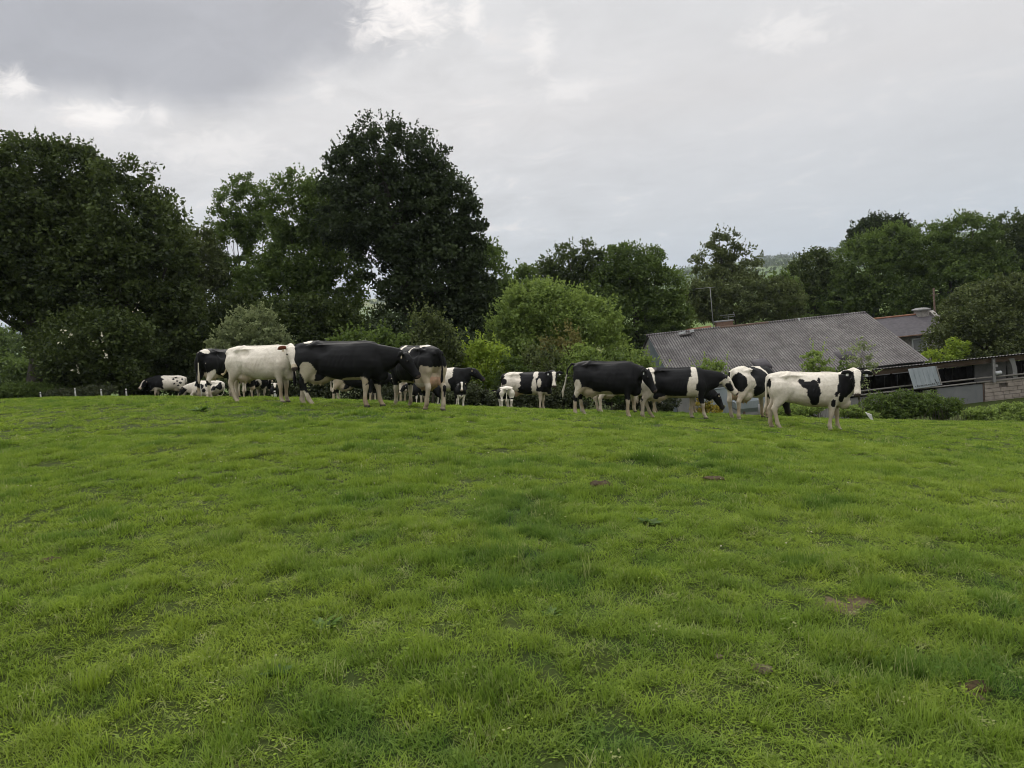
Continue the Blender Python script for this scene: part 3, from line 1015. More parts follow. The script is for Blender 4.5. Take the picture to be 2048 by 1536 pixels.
L_CREAM = leaf_mat('flower_cream', (0.45, 0.42, 0.30), (0.60, 0.57, 0.42), 0.2)
L_GORSE = leaf_mat('flower_gorse', (0.07, 0.09, 0.015), (0.36, 0.27, 0.03), 0.2)


def unit(v):
    return v / (np.linalg.norm(v, axis=-1, keepdims=True) + 1e-9)


def leaf_quads(cen, out, size, aspect, tint, r, up=0.35):
    """one leaf-shaped quad for each centre"""
    n = len(cen)
    a = unit(r.normal(size=(n, 3)) + out * 0.5 + np.array([0, 0, 0.1]))
    nr = unit(r.normal(size=(n, 3)) * 0.75 + out * 0.45 + np.array([0, 0, up * 2]))
    b = unit(np.cross(nr, a))
    L = (size * r.uniform(0.65, 1.35, n))[:, None] * 0.5
    W = L * aspect
    V = np.stack((cen - a * L, cen - a * L * 0.1 + b * W, cen + a * L, cen - a * L * 0.1 - b * W), 1)
    return V.reshape(-1, 3), np.repeat(tint, 4)


def crown_mesh(name, lobes, mat, leaf, cover, r, clump=0.55, shell=0.62, ragged=0.25, up=0.35, aspect=0.6, hollow=None, shoots=0.0):
    """leaves in clumps spread through a set of ellipsoid lobes (centre, radii)"""
    Vs, Ts = [], []
    for c, rad in lobes:
        c, rad = np.asarray(c), np.asarray(rad)
        area = 4 * math.pi * ((rad[0] * rad[1]) ** 1.6 / 3 + (rad[0] * rad[2]) ** 1.6 / 3 + (rad[1] * rad[2]) ** 1.6 / 3) ** (1 / 1.6)
        cl = min(clump, rad.min() * 0.45)
        n_leaf = int(cover * area / (leaf * leaf * aspect * 0.5))
        per = max(8, int(2.2 * cl * cl * 4 / (leaf * leaf)))
        per = min(per, 70)
        n_cl = max(12, n_leaf // per)
        d = unit(r.normal(size=(n_cl, 3)))
        rr = shell + (1 - shell) * r.random(n_cl) ** 0.6
        rr = rr * (1 + ragged * (vnoise(d * 2.2 + c, 1.0, 3, 2) - 0.5) * 2) + r.normal(size=n_cl) * ragged * 0.12
        cc = c + d * rad * rr[:, None]
        if hollow is not None:
            keep = ~hollow(cc)
            cc, d = cc[keep], d[keep]
            n_cl = len(cc)
        if n_cl == 0:
            continue
        csz = cl * r.uniform(0.55, 1.25, n_cl)
        ctint = np.clip(r.normal(0.42, 0.22, n_cl), 0.02, 0.98)
        k = np.repeat(np.arange(n_cl), per)
        off = unit(r.normal(size=(len(k), 3))) * (r.random(len(k)) ** 0.45)[:, None] * np.array([1.0, 1.0, 0.72])
        cen = cc[k] + off * csz[k, None]
        out = unit(unit(off) * 0.6 + d[k])
        tint = np.clip(ctint[k] + r.normal(0, 0.16, len(k)), 0, 1)
        v, t = leaf_quads(cen, out, leaf * np.ones(len(k)), aspect, tint, r, up)
        Vs.append(v)
        Ts.append(t)
        # leafy shoots that break the outline
        ns = int(shoots * area)
        if ns:
            d = unit(r.normal(size=(ns, 3)) + np.array([0, -0.3, 0.45]))
            p0 = c + d * rad * (0.92 + 0.1 * r.random(ns))[:, None]
            dr = unit(d * 0.7 + np.array([0, 0, 0.7]) + r.normal(size=(ns, 3)) * 0.3)
            ln = leaf * (r.uniform(2.0, 5.5, ns) if leaf < 0.16 else r.uniform(1.2, 3.2, ns))
            m = 9
            t = np.tile(np.linspace(0, 1, m), ns)
            q = np.repeat(np.arange(ns), m)
            cen = p0[q] + dr[q] * (ln[q] * t)[:, None] + r.normal(size=(len(q), 3)) * (leaf * 0.33 * (1.1 - t))[:, None]
            if hollow is not None:
                kk = ~hollow(cen)
                cen, q = cen[kk], q[kk]
            v, t2 = leaf_quads(cen, dr[q], leaf * 0.9 * np.ones(len(cen)), aspect, np.clip(r.normal(0.6, 0.2, len(cen)), 0, 1), r, up)
            Vs.append(v)
            Ts.append(t2)
    V, T = np.vstack(Vs), np.concatenate(Ts)
    F = np.arange(len(V)).reshape(-1, 4)
    return mesh_np(name, V, F, mat, False, {'tint': ('FLOAT', T)})


def limbs(name, base, lobes, tr, r, mat, n_limb=7, up_to=0.75, lean=(0, 0)):
    """tapered trunk with limbs that reach into the crown's lobes"""
    mb = MB()
    base = np.asarray(base, float)
    top = np.mean([l[0] for l in lobes], 0)
    zt = max(l[0][2] + 0.35 * l[1][2] for l in lobes)
    tp = np.array([top[0] + lean[0], top[1], base[2] + (zt - base[2]) * up_to])
    P = []
    for i in range(8):
        t = i / 7
        P.append(base * (1 - t) + tp * t + np.array([math.sin(t * 5 + r.random()) * tr * 1.2, math.cos(t * 4) * tr, 0]) * (t > 0) * min(1, 2 * t))
    P[0] = base - np.array([0, 0, 0.35])
    R = [tr * 1.5, tr * 1.08, tr * 0.95, tr * 0.82, tr * 0.66, tr * 0.5, tr * 0.34, tr * 0.16]
    mb.tube(P, R, 9)
    for k in range(n_limb):
        c, rad = lobes[k % len(lobes)]
        s = r.uniform(0.30, 0.85)
        i = min(6, int(s * 7))
        a = P[i] * (1 - (s * 7 - i)) + P[i + 1] * (s * 7 - i)
        e = np.asarray(c) + unit(r.normal(size=3)) * np.asarray(rad) * 0.75
        if e[2] < a[2] + 0.3:
            e[2] = a[2] + 0.3 + r.random() * np.asarray(rad)[2] * 0.5
        q = []
        m = (a + e) / 2 + r.normal(size=3) * 0.25 - np.array([0, 0, 0.06 * np.linalg.norm(e - a)])
        for t in (0, 0.25, 0.5, 0.75, 1):
            q.append(a * (1 - t) ** 2 + m * 2 * t * (1 - t) + e * t * t)
        w = R[i] * 0.55
        mb.tube(q, [w, w * 0.75, w * 0.55, w * 0.35, w * 0.12], 6)
        for h in range(3):
            a2 = q[2 + h // 2]
            e2 = a2 + unit(r.normal(size=3) + np.array([0, 0, 0.6])) * r.uniform(0.8, 1.8) * np.mean(rad) * 0.35
            mb.tube([a2, (a2 + e2) / 2 + r.normal(size=3) * 0.1, e2], [w * 0.35, w * 0.22, w * 0.06], 5)
    return mb.mesh(name, mat, True)


def px_lobes(spec, d):
    """(px, py, half-width px, half-height px[, depth offset]) -> centre and radii in metres"""
    out = []
    for s in spec:
        dd = d + (s[4] if len(s) > 4 else 0)
        out.append((at(s[0], s[1], dd), (s[2] * dd / FPX, max(s[2], s[3]) * 0.85 * dd / FPX, s[3] * dd / FPX)))
    return out


def tree(name, label, cat, spec, d, mat, leaf=0.24, cover=2.2, trunk=0.28, bpx=None, seed=1, group=None, n_limb=8, clump=0.75, shell=0.6, ragged=0.25,
         up=0.35, aspect=0.6, stem=None, hollow=None, extra=None, up_to=0.75, shoots=None):
    r = np.random.default_rng(seed)
    lobes = px_lobes(spec, d)
    bpx = bpx if bpx is not None else np.mean([s[0] for s in spec])
    base = on_ground(bpx, d)
    root = empty(name, base)
    inv = -base
    lob = [(c + inv, rd) for c, rd in lobes]
    hl = (lambda p: hollow(p + base)) if hollow else None
    link('crown', crown_mesh('crown', lob, mat, leaf * 1.17, cover * 0.92, r, clump, shell, ragged, up, aspect, hl, (0.7 if d > 43 else 2.6) if shoots is None else shoots), root)
    link('trunk', limbs('trunk', np.zeros(3), lob, trunk, r, stem or BARK, n_limb, up_to), root)
    if extra:
        spots, m2, sz = extra
        cen = np.vstack([at(px, py, dd) + r.normal(size=(n, 3)) * s - base for px, py, dd, n, s in spots])
        v, t = leaf_quads(cen, np.tile([0, -0.6, 0.6], (len(cen), 1)), sz * np.ones(len(cen)), 0.8, r.random(len(cen)), r, 0.6)
        link('blossom', mesh_np('blossom', v, np.arange(len(v)).reshape(-1, 4), m2, False, {'tint': ('FLOAT', t)}), root)
    tag(root, label, cat, group)
    return root


def px_hole(spots):
    """keeps leaves out of a few see-through places of a crown"""
    def f(p):
        v = p - CAM
        dd = v @ f0
        x, y = CX + FPX * (v @ RIGHT) / dd, CY - FPX * (v @ UP) / dd
        m = np.zeros(len(p), bool)
        for a, b, rx, ry in spots:
            m |= ((x - a) / rx) ** 2 + ((y - b) / ry) ** 2 < 1
        return m
    return f


# the tall trees behind the herd
tree('oak_tree', 'huge dark round-topped oak where the tree line begins, above white fence stakes', 'tree',
     [(60, 418, 155, 140), (150, 362, 66, 78), (-70, 448, 150, 160), (40, 530, 150, 100), (130, 520, 120, 130), (150, 640, 95, 90), (75, 610, 50, 60)], 46, L_DARK, 0.21, 2.1, 0.42, 60, 11, ragged=0.22)
tree('oak_tree', 'dark broad tree stepping down beside the huge oak, speckled cow grazing below', 'tree',
     [(255, 440, 78, 108), (310, 520, 75, 120), (200, 560, 110, 110), (300, 640, 105, 100), (210, 690, 110, 70)], 45, L_DARK, 0.21, 2.1, 0.34, 250, 12, ragged=0.3)
tree('ash_tree', 'low mid green tree filling the dip between dark oak and lighter airy tree', 'tree',
     [(385, 515, 52, 80), (395, 600, 75, 90), (370, 680, 70, 70)], 54, L_OLIVE, 0.22, 2.0, 0.22, 388, 13)
tree('willow_tree', 'airy pale tree with sky showing through its lower branches', 'tree',
     [(488, 425, 56, 68), (462, 480, 46, 60), (525, 470, 52, 60), (505, 530, 60, 45)], 60, L_MID, 0.17, 1.35, 0.2, 500, 14, n_limb=16, clump=0.45, ragged=0.35,
     hollow=px_hole([(470, 500, 22, 16), (520, 505, 18, 20), (492, 535, 20, 14), (540, 480, 10, 12)]))
tree('maple_tree', 'full mid green tree leaning against the tallest black-green tree', 'tree',
     [(600, 420, 72, 74), (655, 440, 45, 75), (600, 520, 85, 80), (560, 590, 110, 75), (660, 570, 70, 90)], 55, L_MID, 0.20, 1.9, 0.28, 600, 15, ragged=0.28)
tree('holm_oak', 'tallest tree, almost black crown with tiny sky gaps, above the black cow', 'tree',
     [(775, 315, 100, 78), (720, 360, 74, 80), (850, 350, 62, 66), (740, 430, 98, 84), (885, 415, 72, 74), (905, 475, 72, 74), (820, 440, 120, 90), (860, 540, 110, 90), (770, 505, 70, 70), (900, 580, 95, 90),
      (840, 640, 90, 85), (925, 660, 80, 60)], 50, L_BLACK, 0.20, 1.7, 0.45, 815, 16, clump=0.65, ragged=0.28, n_limb=16, up_to=0.85,
     hollow=px_hole([(757, 552, 16, 16), (745, 540, 10, 12), (775, 575, 8, 12), (800, 330, 5, 16), (803, 362, 4, 20), (760, 380, 12, 5), (775, 390, 16, 4), (735, 500, 8, 14), (820, 440, 10, 4), (850, 430, 8, 5), (790, 610, 6, 5)]))
tree('ash_tree', 'mid green tree peeking out behind the flank of the tallest tree', 'tree',
     [(968, 560, 50, 82), (985, 620, 55, 70), (955, 660, 70, 60)], 57, L_MID, 0.22, 1.9, 0.22, 970, 17)
tree('hazel_bush', 'dark understorey bush below the huge oak, dotted with creamy elder flowers', 'bush',
     [(175, 700, 95, 75), (150, 752, 60, 40), (235, 745, 55, 42), (250, 690, 55, 60)], 41, L_DARK, 0.17, 2.0, 0.1, 180, 18, stem=STEM, ragged=0.45,
     extra=([(125, 662, 37.5, 5, .1), (140, 673, 37.5, 4, .1), (203, 672, 37.5, 5, .1), (213, 710, 37.5, 6, .12), (155, 732, 37.5, 4, .1), (156, 745, 37.5, 4, .1), (190, 688, 37.5, 3, .1), (122, 688, 37.5, 3, .1), (270, 615, 40, 6, .2)], L_CREAM, 0.13))
tree('hazel_bush', 'dark thicket behind the lying speckled cow, under the broad tree', 'bush',
     [(330, 715, 75, 75), (395, 730, 60, 60), (290, 760, 50, 35)], 46, L_DARK, 0.18, 2.0, 0.1, 340, 19, stem=STEM)
tree('hazel_bush', 'dark understorey thicket between airy tree and tallest tree, above the white cow', 'bush',
     [(560, 665, 90, 65), (640, 650, 75, 60), (700, 680, 70, 60), (480, 640, 60, 60)], 49, L_DARK, 0.2, 2.0, 0.12, 600, 20, stem=STEM)
tree('hazel_bush', 'black-green thicket at the foot of the tallest tree', 'bush',
     [(780, 690, 75, 55), (870, 700, 80, 50), (820, 740, 110, 45)], 46, L_BLACK, 0.2, 2.0, 0.1, 830, 21, stem=STEM)
tree('willow_shrub', 'pale grey-green willow shrub rising behind the white cow', 'shrub',
     [(505, 655, 52, 40), (470, 690, 48, 42), (540, 690, 42, 40), (450, 740, 45, 45), (520, 740, 60, 45)], 43, L_GREY, 0.15, 1.4, 0.06, 500, 22, stem=STEM, clump=0.3, ragged=0.4)
tree('willow_shrub', 'small light shrub tips showing above the black cow', 'shrub',
     [(745, 680, 45, 22), (700, 690, 40, 22), (790, 690, 30, 22), (740, 730, 80, 40)], 31, L_MID, 0.12, 1.4, 0.05, 745, 23, stem=STEM, clump=0.3, ragged=0.5)
tree('willow_shrub', 'dull green upright shrub behind rump of the cow with pink udder', 'shrub',
     [(852, 650, 26, 36), (880, 680, 36, 38), (850, 700, 40, 40), (890, 730, 40, 45)], 33, L_OLIVE, 0.13, 1.4, 0.06, 865, 24, stem=STEM, clump=0.32, ragged=0.4)
tree('hawthorn_bush', 'bright yellow-green bush behind the black cow with raised head', 'bush',
     [(945, 715, 42, 32), (985, 725, 36, 34), (925, 740, 32, 30), (965, 755, 50, 35)], 34, L_YELLOW, 0.13, 1.6, 0.06, 955, 25, stem=STEM, clump=0.32, ragged=0.35)
tree('sallow_bush', 'big rounded light green bush above the cow looking at the viewer', 'bush',
     [(1090, 625, 95, 58), (1140, 650, 95, 62), (1035, 660, 62, 66), (1190, 690, 66, 52), (1080, 700, 95, 58), (1060, 590, 52, 26)], 42, L_LIGHT, 0.15, 1.7, 0.12, 1100, 26, stem=STEM, clump=0.5, ragged=0.38)
tree('hawthorn_bush', 'rust-tipped hawthorn growing into the rounded light green bush', 'bush',
     [(1130, 685, 34, 26), (1105, 700, 26, 24)], 38.2, L_RUST, 0.12, 1.0, 0.05, 1125, 27, stem=STEM, clump=0.28, ragged=0.4)
for i, (spec, m, lab) in enumerate((
        ([(1015, 745, 34, 32), (1040, 775, 40, 34)], L_MID, 'small green hedge bush above the calf with white rump'),
        ([(1085, 730, 42, 40), (1100, 775, 50, 38)], L_OLIVE, 'dull green hedge bush behind the cow looking at the viewer'),
        ([(1160, 740, 48, 44), (1150, 780, 46, 34)], L_LIGHT, 'light green hedge bush by the raised tail of the black cow'),
        ([(1215, 735, 38, 36), (1230, 765, 40, 40)], L_MID, 'leafy hedge bush over the back of the black cow with raised tail'),
        ([(1270, 730, 36, 28), (1290, 760, 40, 40)], L_LIGHT, 'light hedge bush against the metal gable of the barn'))):
    tree('hedge_bush', lab, 'bush', spec, 33 + i * 0.4, m, 0.11, 1.5, 0.04, seed=30 + i, stem=STEM, clump=0.3, ragged=0.4, group='hedge bushes behind the herd')
for i, (spec, lab) in enumerate((
        ([(920, 790, 40, 26), (960, 800, 30, 22)], 'dark bramble clump beside the white-faced calf'),
        ([(1000, 800, 32, 22), (1060, 795, 46, 28)], 'brown bramble tangle under the belly of the cow looking at the viewer'),
        ([(1120, 800, 44, 30), (1155, 790, 30, 34)], 'dark bramble bank in front of the raised tail'),
        ([(600, 772, 60, 40), (680, 775, 70, 38), (550, 778, 40, 34)], 'dark brambles seen between the legs of the black cow'),
        ([(820, 795, 60, 26), (760, 795, 50, 24)], 'dark brambles behind the cow with pink udder'),
        ([(460, 780, 50, 30), (400, 770, 40, 30)], 'dark brambles behind the lying speckled cow'),
        ([(1250, 800, 50, 26), (1320, 805, 40, 22)], 'dark brambles between the legs of the patched cow'))):
    tree('bramble', lab, 'bush', spec, 31 + (i % 3) * 0.6 if i < 3 else (44 if i == 5 else 35.5 + (i % 3)), L_BRAMBLE, 0.10, 1.6, 0.03, seed=40 + i, stem=STEM, clump=0.28, ragged=0.4, group='brambles along the bank')

# beyond the hedge and the farm
tree('pine_tree', 'dark flat-topped tree behind the rounded light green bush', 'tree',
     [(1135, 535, 52, 42), (1175, 525, 32, 36), (1110, 575, 45, 45)], 68, L_DARK, 0.24, 1.6, 0.25, 1140, 51, ragged=0.4)
tree('sycamore_tree', 'dense dark green sycamore with brighter edges, behind the barn end', 'tree',
     [(1265, 545, 70, 48), (1215, 590, 62, 58), (1310, 590, 62, 58), (1275, 640, 92, 66), (1340, 640, 42, 50), (1300, 695, 70, 45), (1245, 520, 40, 30)], 67, L_MID, 0.22, 2.0, 0.3, 1270, 52, ragged=0.3)
tree('ash_tree', 'small pale round tree in the notch beside the tallest tree', 'tree', [(1048, 568, 36, 38), (1060, 610, 40, 40)], 76, L_MID, 0.26, 1.8, 0.2, 1050, 53)
tree('alder_tree', 'slender open-crowned tree rising above the barn ridge', 'tree',
     [(1447, 490, 32, 32), (1425, 530, 42, 40), (1480, 525, 42, 38), (1450, 570, 62, 40)], 80, L_OLIVE, 0.24, 1.0, 0.26, 1440, 54, ragged=0.4, n_limb=14, up_to=0.9)
tree('alder_tree', 'soft green thicket below the slender tree, over the barn ridge', 'bush',
     [(1500, 605, 80, 48), (1430, 610, 50, 45), (1560, 610, 50, 50), (1395, 600, 30, 40)], 77, L_OLIVE, 0.24, 1.8, 0.2, 1480, 55)
tree('alder_tree', 'small green tree between slender tree and dark rounded tree', 'tree', [(1560, 580, 36, 36), (1580, 620, 40, 45)], 84, L_MID, 0.26, 1.6, 0.2, 1565, 56)
tree('oak_tree', 'dark rounded tree in front of the pale far field', 'tree', [(1625, 545, 46, 44), (1610, 595, 44, 55), (1655, 590, 44, 60)], 92, L_DARK, 0.3, 2.2, 0.3, 1625, 57, ragged=0.22)
tree('lime_tree', 'bright-edged green tree rising behind the right half of the barn roof', 'tree',
     [(1730, 540, 66, 70), (1785, 500, 50, 50), (1700, 600, 56, 46), (1760, 600, 72, 52)], 88, L_MID, 0.28, 2.1, 0.35, 1740, 58, ragged=0.28)
tree('pine_tree', 'dark tree top behind the bright-edged green tree', 'tree', [(1740, 462, 40, 28), (1785, 460, 34, 28), (1720, 490, 30, 30)], 98, L_BLACK, 0.3, 2.0, 0.3, 1750, 59)
tree('lime_tree', 'wide green tree crown forming the highest hump of the far wood', 'tree',
     [(1850, 505, 66, 52), (1930, 480, 62, 50), (1880, 570, 100, 62), (1960, 550, 70, 62)], 90, L_MID, 0.28, 2.1, 0.35, 1890, 60, ragged=0.25)
tree('oak_tree', 'dark oak closing the far wood above the olive bush', 'tree', [(2030, 490, 62, 62), (2010, 570, 70, 70), (2090, 520, 60, 80)], 92, L_DARK, 0.3, 2.1, 0.35, 2040, 61)
tree('elder_bush', 'large olive green bush standing over the open shed roof', 'bush',
     [(1960, 640, 72, 64), (2020, 610, 62, 56), (1905, 680, 50, 52), (1975, 700, 90, 50), (2060, 670, 60, 70)], 57, L_OLIVE, 0.19, 2.0, 0.15, 1960, 62, stem=STEM, ragged=0.22)
tree('sapling', 'bright young sapling sticking up behind the open shed roof', 'sapling', [(1912, 700, 20, 24), (1900, 715, 26, 18)], 54.2, L_YELLOW, 0.16, 1.3, 0.04, 1908, 63, stem=STEM, clump=0.3, ragged=0.4)
tree('sapling', 'yellow-green sprigs at the corner of barn roof and shed roof', 'sapling', [(1858, 716, 20, 14), (1845, 722, 12, 10)], 54.0, L_YELLOW, 0.15, 1.3, 0.04, 1855, 64, stem=STEM, clump=0.3, ragged=0.4)
tree('sapling', 'bushy yellow-green sapling in front of the barn roof', 'sapling', [(1633, 722, 26, 22), (1640, 745, 30, 24)], 34, L_LIGHT, 0.11, 1.2, 0.04, 1636, 65, stem=STEM, clump=0.25, ragged=0.45, n_limb=10)
tree('sapling', 'thin grey-leaved sapling in front of the barn roof', 'sapling', [(1712, 715, 26, 28), (1720, 745, 34, 24), (1725, 690, 10, 16)], 34, L_GREY, 0.10, 0.38, 0.04, 1716, 66, stem=STEM, clump=0.22, ragged=0.5, n_limb=12)
tree('sapling', 'small dark leafed sapling beside the head of the cow with black eye patches', 'sapling', [(1688, 732, 10, 14), (1690, 755, 14, 14)], 33, L_MID, 0.10, 1.2, 0.03, 1689, 67, stem=STEM, clump=0.2, ragged=0.4)
tree('sapling', 'tall weedy shrub between patched cow and the cow seen from behind', 'sapling', [(1418, 735, 24, 16), (1440, 745, 22, 20), (1400, 750, 20, 20)], 34, L_LIGHT, 0.10, 1.1, 0.03, 1420, 68, stem=STEM, clump=0.25, ragged=0.4)
tree('gorse_bush', 'yellow flowering gorse behind the chin of the patched cow', 'bush', [(1410, 795, 16, 16), (1400, 815, 22, 14), (1425, 820, 24, 12)], 27, L_GORSE, 0.07, 1.2, 0.02, 1410, 69, stem=STEM, clump=0.18, ragged=0.4)
for i, (spec, d, lab) in enumerate((([(20, 705, 70, 45), (-40, 700, 60, 50)], 120, 'hazy blue-green wood edge beyond the oak, upper crown'),
                                    ([(10, 755, 80, 40), (90, 750, 50, 40)], 85, 'dim green thicket below the hazy wood edge'))):
    tree('far_tree', lab, 'tree', spec, d, L_MID, 0.3, 2.0, 0.2, seed=70 + i, group='trees in the gap beyond the oak')


def weed_clump(name, label, spec, d, mat, seed, leaf=0.12, cover=2.2):
    """knee-high weeds: upright narrow leaves on many stems"""
    r = np.random.default_rng(seed)
    base = on_ground(np.mean([s[0] for s in spec]), d)
    lob = [(c - base, rd) for c, rd in px_lobes(spec, d)]
    root = empty(name, base)
    link('foliage', crown_mesh('foliage', lob, mat, leaf * 1.2, cover, r, 0.22, 0.35, 0.35, 0.05, 0.32), root)
    mb = MB()
    for c, rd in lob:
        for k in range(26):
            a = np.array([c[0] + r.uniform(-1, 1) * rd[0], c[1] + r.uniform(-1, 1) * rd[1] * 0.7, 0])
            a[2] = gz(a[0] + base[0], a[1] + base[1]) - base[2] - 0.03
            e = np.array([a[0] + r.normal() * 0.12, a[1] + r.normal() * 0.12, c[2] + rd[2] * r.uniform(0.4, 1.15)])
            mb.tube([a, (a + e) / 2 + r.normal(size=3) * 0.02, e], [0.008, 0.006, 0.003], 4, False)
    mb.build('stems', STEM, root)
    tag(root, label, 'weeds', 'tall weeds by the shed')


weed_clump('nettle_clump', 'tall dark green nettle clump in front of the open shed', [(1760, 812, 36, 24), (1810, 808, 36, 26), (1850, 808, 34, 24), (1785, 822, 50, 16)], 27, L_MID, 81)
weed_clump('nettle_clump', 'shorter dark nettles at the end of the tall clump', [(1895, 815, 30, 18), (1880, 826, 30, 12)], 27.4, L_MID, 82)
weed_clump('weed_clump', 'rough green weeds under the stone wall of the shed', [(1960, 826, 34, 12), (2020, 820, 40, 15), (1990, 834, 60, 10)], 28.5, L_LIGHT, 83)
weed_clump('weed_clump', 'low grassy weeds between spotted cow and nettle clump', [(1700, 822, 26, 12), (1730, 832, 30, 9)], 26.5, L_LIGHT, 84, 0.1)
weed_clump('weed_clump', 'low grassy weeds under the belly of the spotted cow', [(1600, 818, 50, 12), (1560, 822, 30, 10)], 27, L_LIGHT, 85, 0.1)
weed_clump('weed_clump', 'dull brown weeds along the fence by the white stakes', [(180, 785, 50, 14), (120, 790, 40, 12)], 37, L_BRAMBLE, 86, 0.1, 1.2)
weed_clump('weed_clump', 'dim green rough grass beyond the fence under the oak', [(30, 780, 60, 14), (90, 780, 50, 14)], 40, L_MID, 87, 0.14)

# woods on the far hills, one mass
def far_woods():
    r = np.random.default_rng(90)
    n = 2600
    a = r.uniform(-0.75, 0.75, n)
    rad = r.uniform(1000, 3400, n)
    x, y = rad * np.sin(a), rad * np.cos(a)
    k = (vnoise(np.column_stack((x, y)), 1 / 300.0, 77, 2) > 0.60) | (rad > 3050)
    hedge = np.abs((x * 0.8 + y * 0.6) % 340 - 170) < 9
    k |= hedge
    x, y = x[k], y[k]
    z = ground_z(x, y, False)
    n = len(x)
    per = 26
    c = np.column_stack((x, y, z + 7))
    kk = np.repeat(np.arange(n), per)
    off = r.normal(size=(n * per, 3)) * np.array([10, 10, 4.5])
    v, t = leaf_quads(c[kk] + off, unit(off), 6.5 * np.ones(n * per), 0.8, r.random(n * per), r)
    o = link('far_woods', mesh_np('far_woods', v, np.arange(len(v)).reshape(-1, 4), L_DARK, False, {'tint': ('FLOAT', t)}))
    o['kind'] = 'stuff'
    o['label'] = 'hazy woods and hedges on the far hills'
    o['category'] = 'woods'


far_woods()


# ---------------------------------------------------------------- the herd
def coat_material():
    m, g = new_mat('cow_coat')
    col = g.new('ShaderNodeAttribute', attribute_name='coat').outputs['Color']
    pos = g.new('ShaderNodeTexCoord').outputs['Object']
    n = g.noise(pos, 14.0, 5, 0.65, 0.4)
    fine = g.noise(g.vec('MULTIPLY', pos, (1, 1, 0.35)), 90.0, 3, 0.6)
    lumi = g.new('ShaderNodeRGBToBW', ins={0: col}).outputs[0]
    col = g.mix(g.math('MULTIPLY', g.math('MULTIPLY', g.math('SUBTRACT', n, 0.42, clamp=True), 1.0), g.math('MULTIPLY', lumi, 2.0, clamp=True)), col, (0.20, 0.15, 0.09))
    b = g.new('ShaderNodeBump', ins={'Strength': 0.25, 'Distance': 0.01, 'Height': g.math('ADD', fine, g.math('MULTIPLY', n, 1.5))})
    pr = g.new('ShaderNodeBsdfPrincipled', ins={'Base Color': col, 'Roughness': 0.66, 'Specular IOR Level': 0.13, 'Normal': b.outputs[0]})
    finish(g, pr.outputs[0])
    return m


COAT = coat_material()
EYE_M = surf('cow_eye', [(0.3, (0.008, 0.006, 0.005)), (0.7, (0.02, 0.014, 0.01))], 5, 0.12, spec=0.6)
TAG_M = surf('ear_tag_plastic', [(0.3, (0.62, 0.50, 0.36)), (0.7, (0.70, 0.58, 0.42))], 20, 0.5)
TAGW_M = surf('ear_tag_pale', [(0.3, (0.60, 0.60, 0.56)), (0.7, (0.70, 0.69, 0.64))], 20, 0.5)
BLACK, WHITE, PINK, HOOF, CREAM, RED = (0.009, 0.0088, 0.0092), (0.71, 0.645, 0.545), (0.50, 0.27, 0.19), (0.05, 0.042, 0.033), (0.50, 0.42, 0.31), (0.13, 0.038, 0.018)

TORSO = [  # x, top, bottom, half-width
    (-0.88, 1.27, 1.06, 0.07), (-0.84, 1.335, 0.96, 0.155), (-0.74, 1.375, 0.84, 0.225), (-0.60, 1.40, 0.74, 0.265), (-0.46, 1.415, 0.66, 0.285),
    (-0.30, 1.39, 0.645, 0.31), (-0.10, 1.38, 0.60, 0.355), (0.12, 1.38, 0.575, 0.37), (0.32, 1.39, 0.575, 0.345), (0.48, 1.40, 0.585, 0.30),
    (0.62, 1.405, 0.60, 0.255), (0.75, 1.37, 0.61, 0.22), (0.86, 1.28, 0.65, 0.17), (0.93, 1.16, 0.74, 0.10)]
HIND = [(-0.60, 0.15, 1.16, 0.22, 0.12), (-0.61, 0.17, 1.00, 0.245, 0.125), (-0.62, 0.18, 0.85, 0.215, 0.115), (-0.635, 0.18, 0.72, 0.155, 0.095), (-0.69, 0.175, 0.62, 0.10, 0.072),
        (-0.755, 0.17, 0.54, 0.078, 0.056), (-0.775, 0.17, 0.49, 0.070, 0.052), (-0.765, 0.17, 0.42, 0.050, 0.044), (-0.745, 0.17, 0.28, 0.043, 0.039),
        (-0.735, 0.17, 0.16, 0.050, 0.045), (-0.725, 0.17, 0.125, 0.053, 0.048), (-0.70, 0.17, 0.085, 0.043, 0.043), (-0.69, 0.17, 0.062, 0.056, 0.052), (-0.675, 0.17, 0.0, 0.076, 0.062)]
FORE = [(0.60, 0.13, 1.16, 0.13, 0.08), (0.63, 0.17, 1.00, 0.165, 0.10), (0.64, 0.18, 0.86, 0.16, 0.10), (0.60, 0.175, 0.73, 0.12, 0.083), (0.585, 0.165, 0.62, 0.083, 0.066),
        (0.585, 0.16, 0.52, 0.062, 0.055), (0.59, 0.16, 0.45, 0.060, 0.056), (0.592, 0.16, 0.40, 0.055, 0.052), (0.588, 0.16, 0.34, 0.041, 0.040), (0.585, 0.16, 0.24, 0.038, 0.037),
        (0.585, 0.16, 0.145, 0.047, 0.044), (0.59, 0.16, 0.12, 0.049, 0.045), (0.612, 0.16, 0.08, 0.041, 0.041), (0.62, 0.16, 0.058, 0.054, 0.050), (0.635, 0.16, 0.0, 0.072, 0.06)]
HEADR = [  # along the head, up-shift, half-height, half-width
    (-0.05, 0.0, 0.07, 0.07), (0.0, 0.0, 0.115, 0.105), (0.07, 0.0, 0.135, 0.118), (0.16, -0.005, 0.135, 0.118), (0.25, -0.01, 0.118, 0.094), (0.34, -0.012, 0.094, 0.073),
    (0.41, -0.010, 0.083, 0.068), (0.47, -0.008, 0.084, 0.077), (0.52, -0.010, 0.072, 0.070), (0.545, -0.012, 0.045, 0.045)]


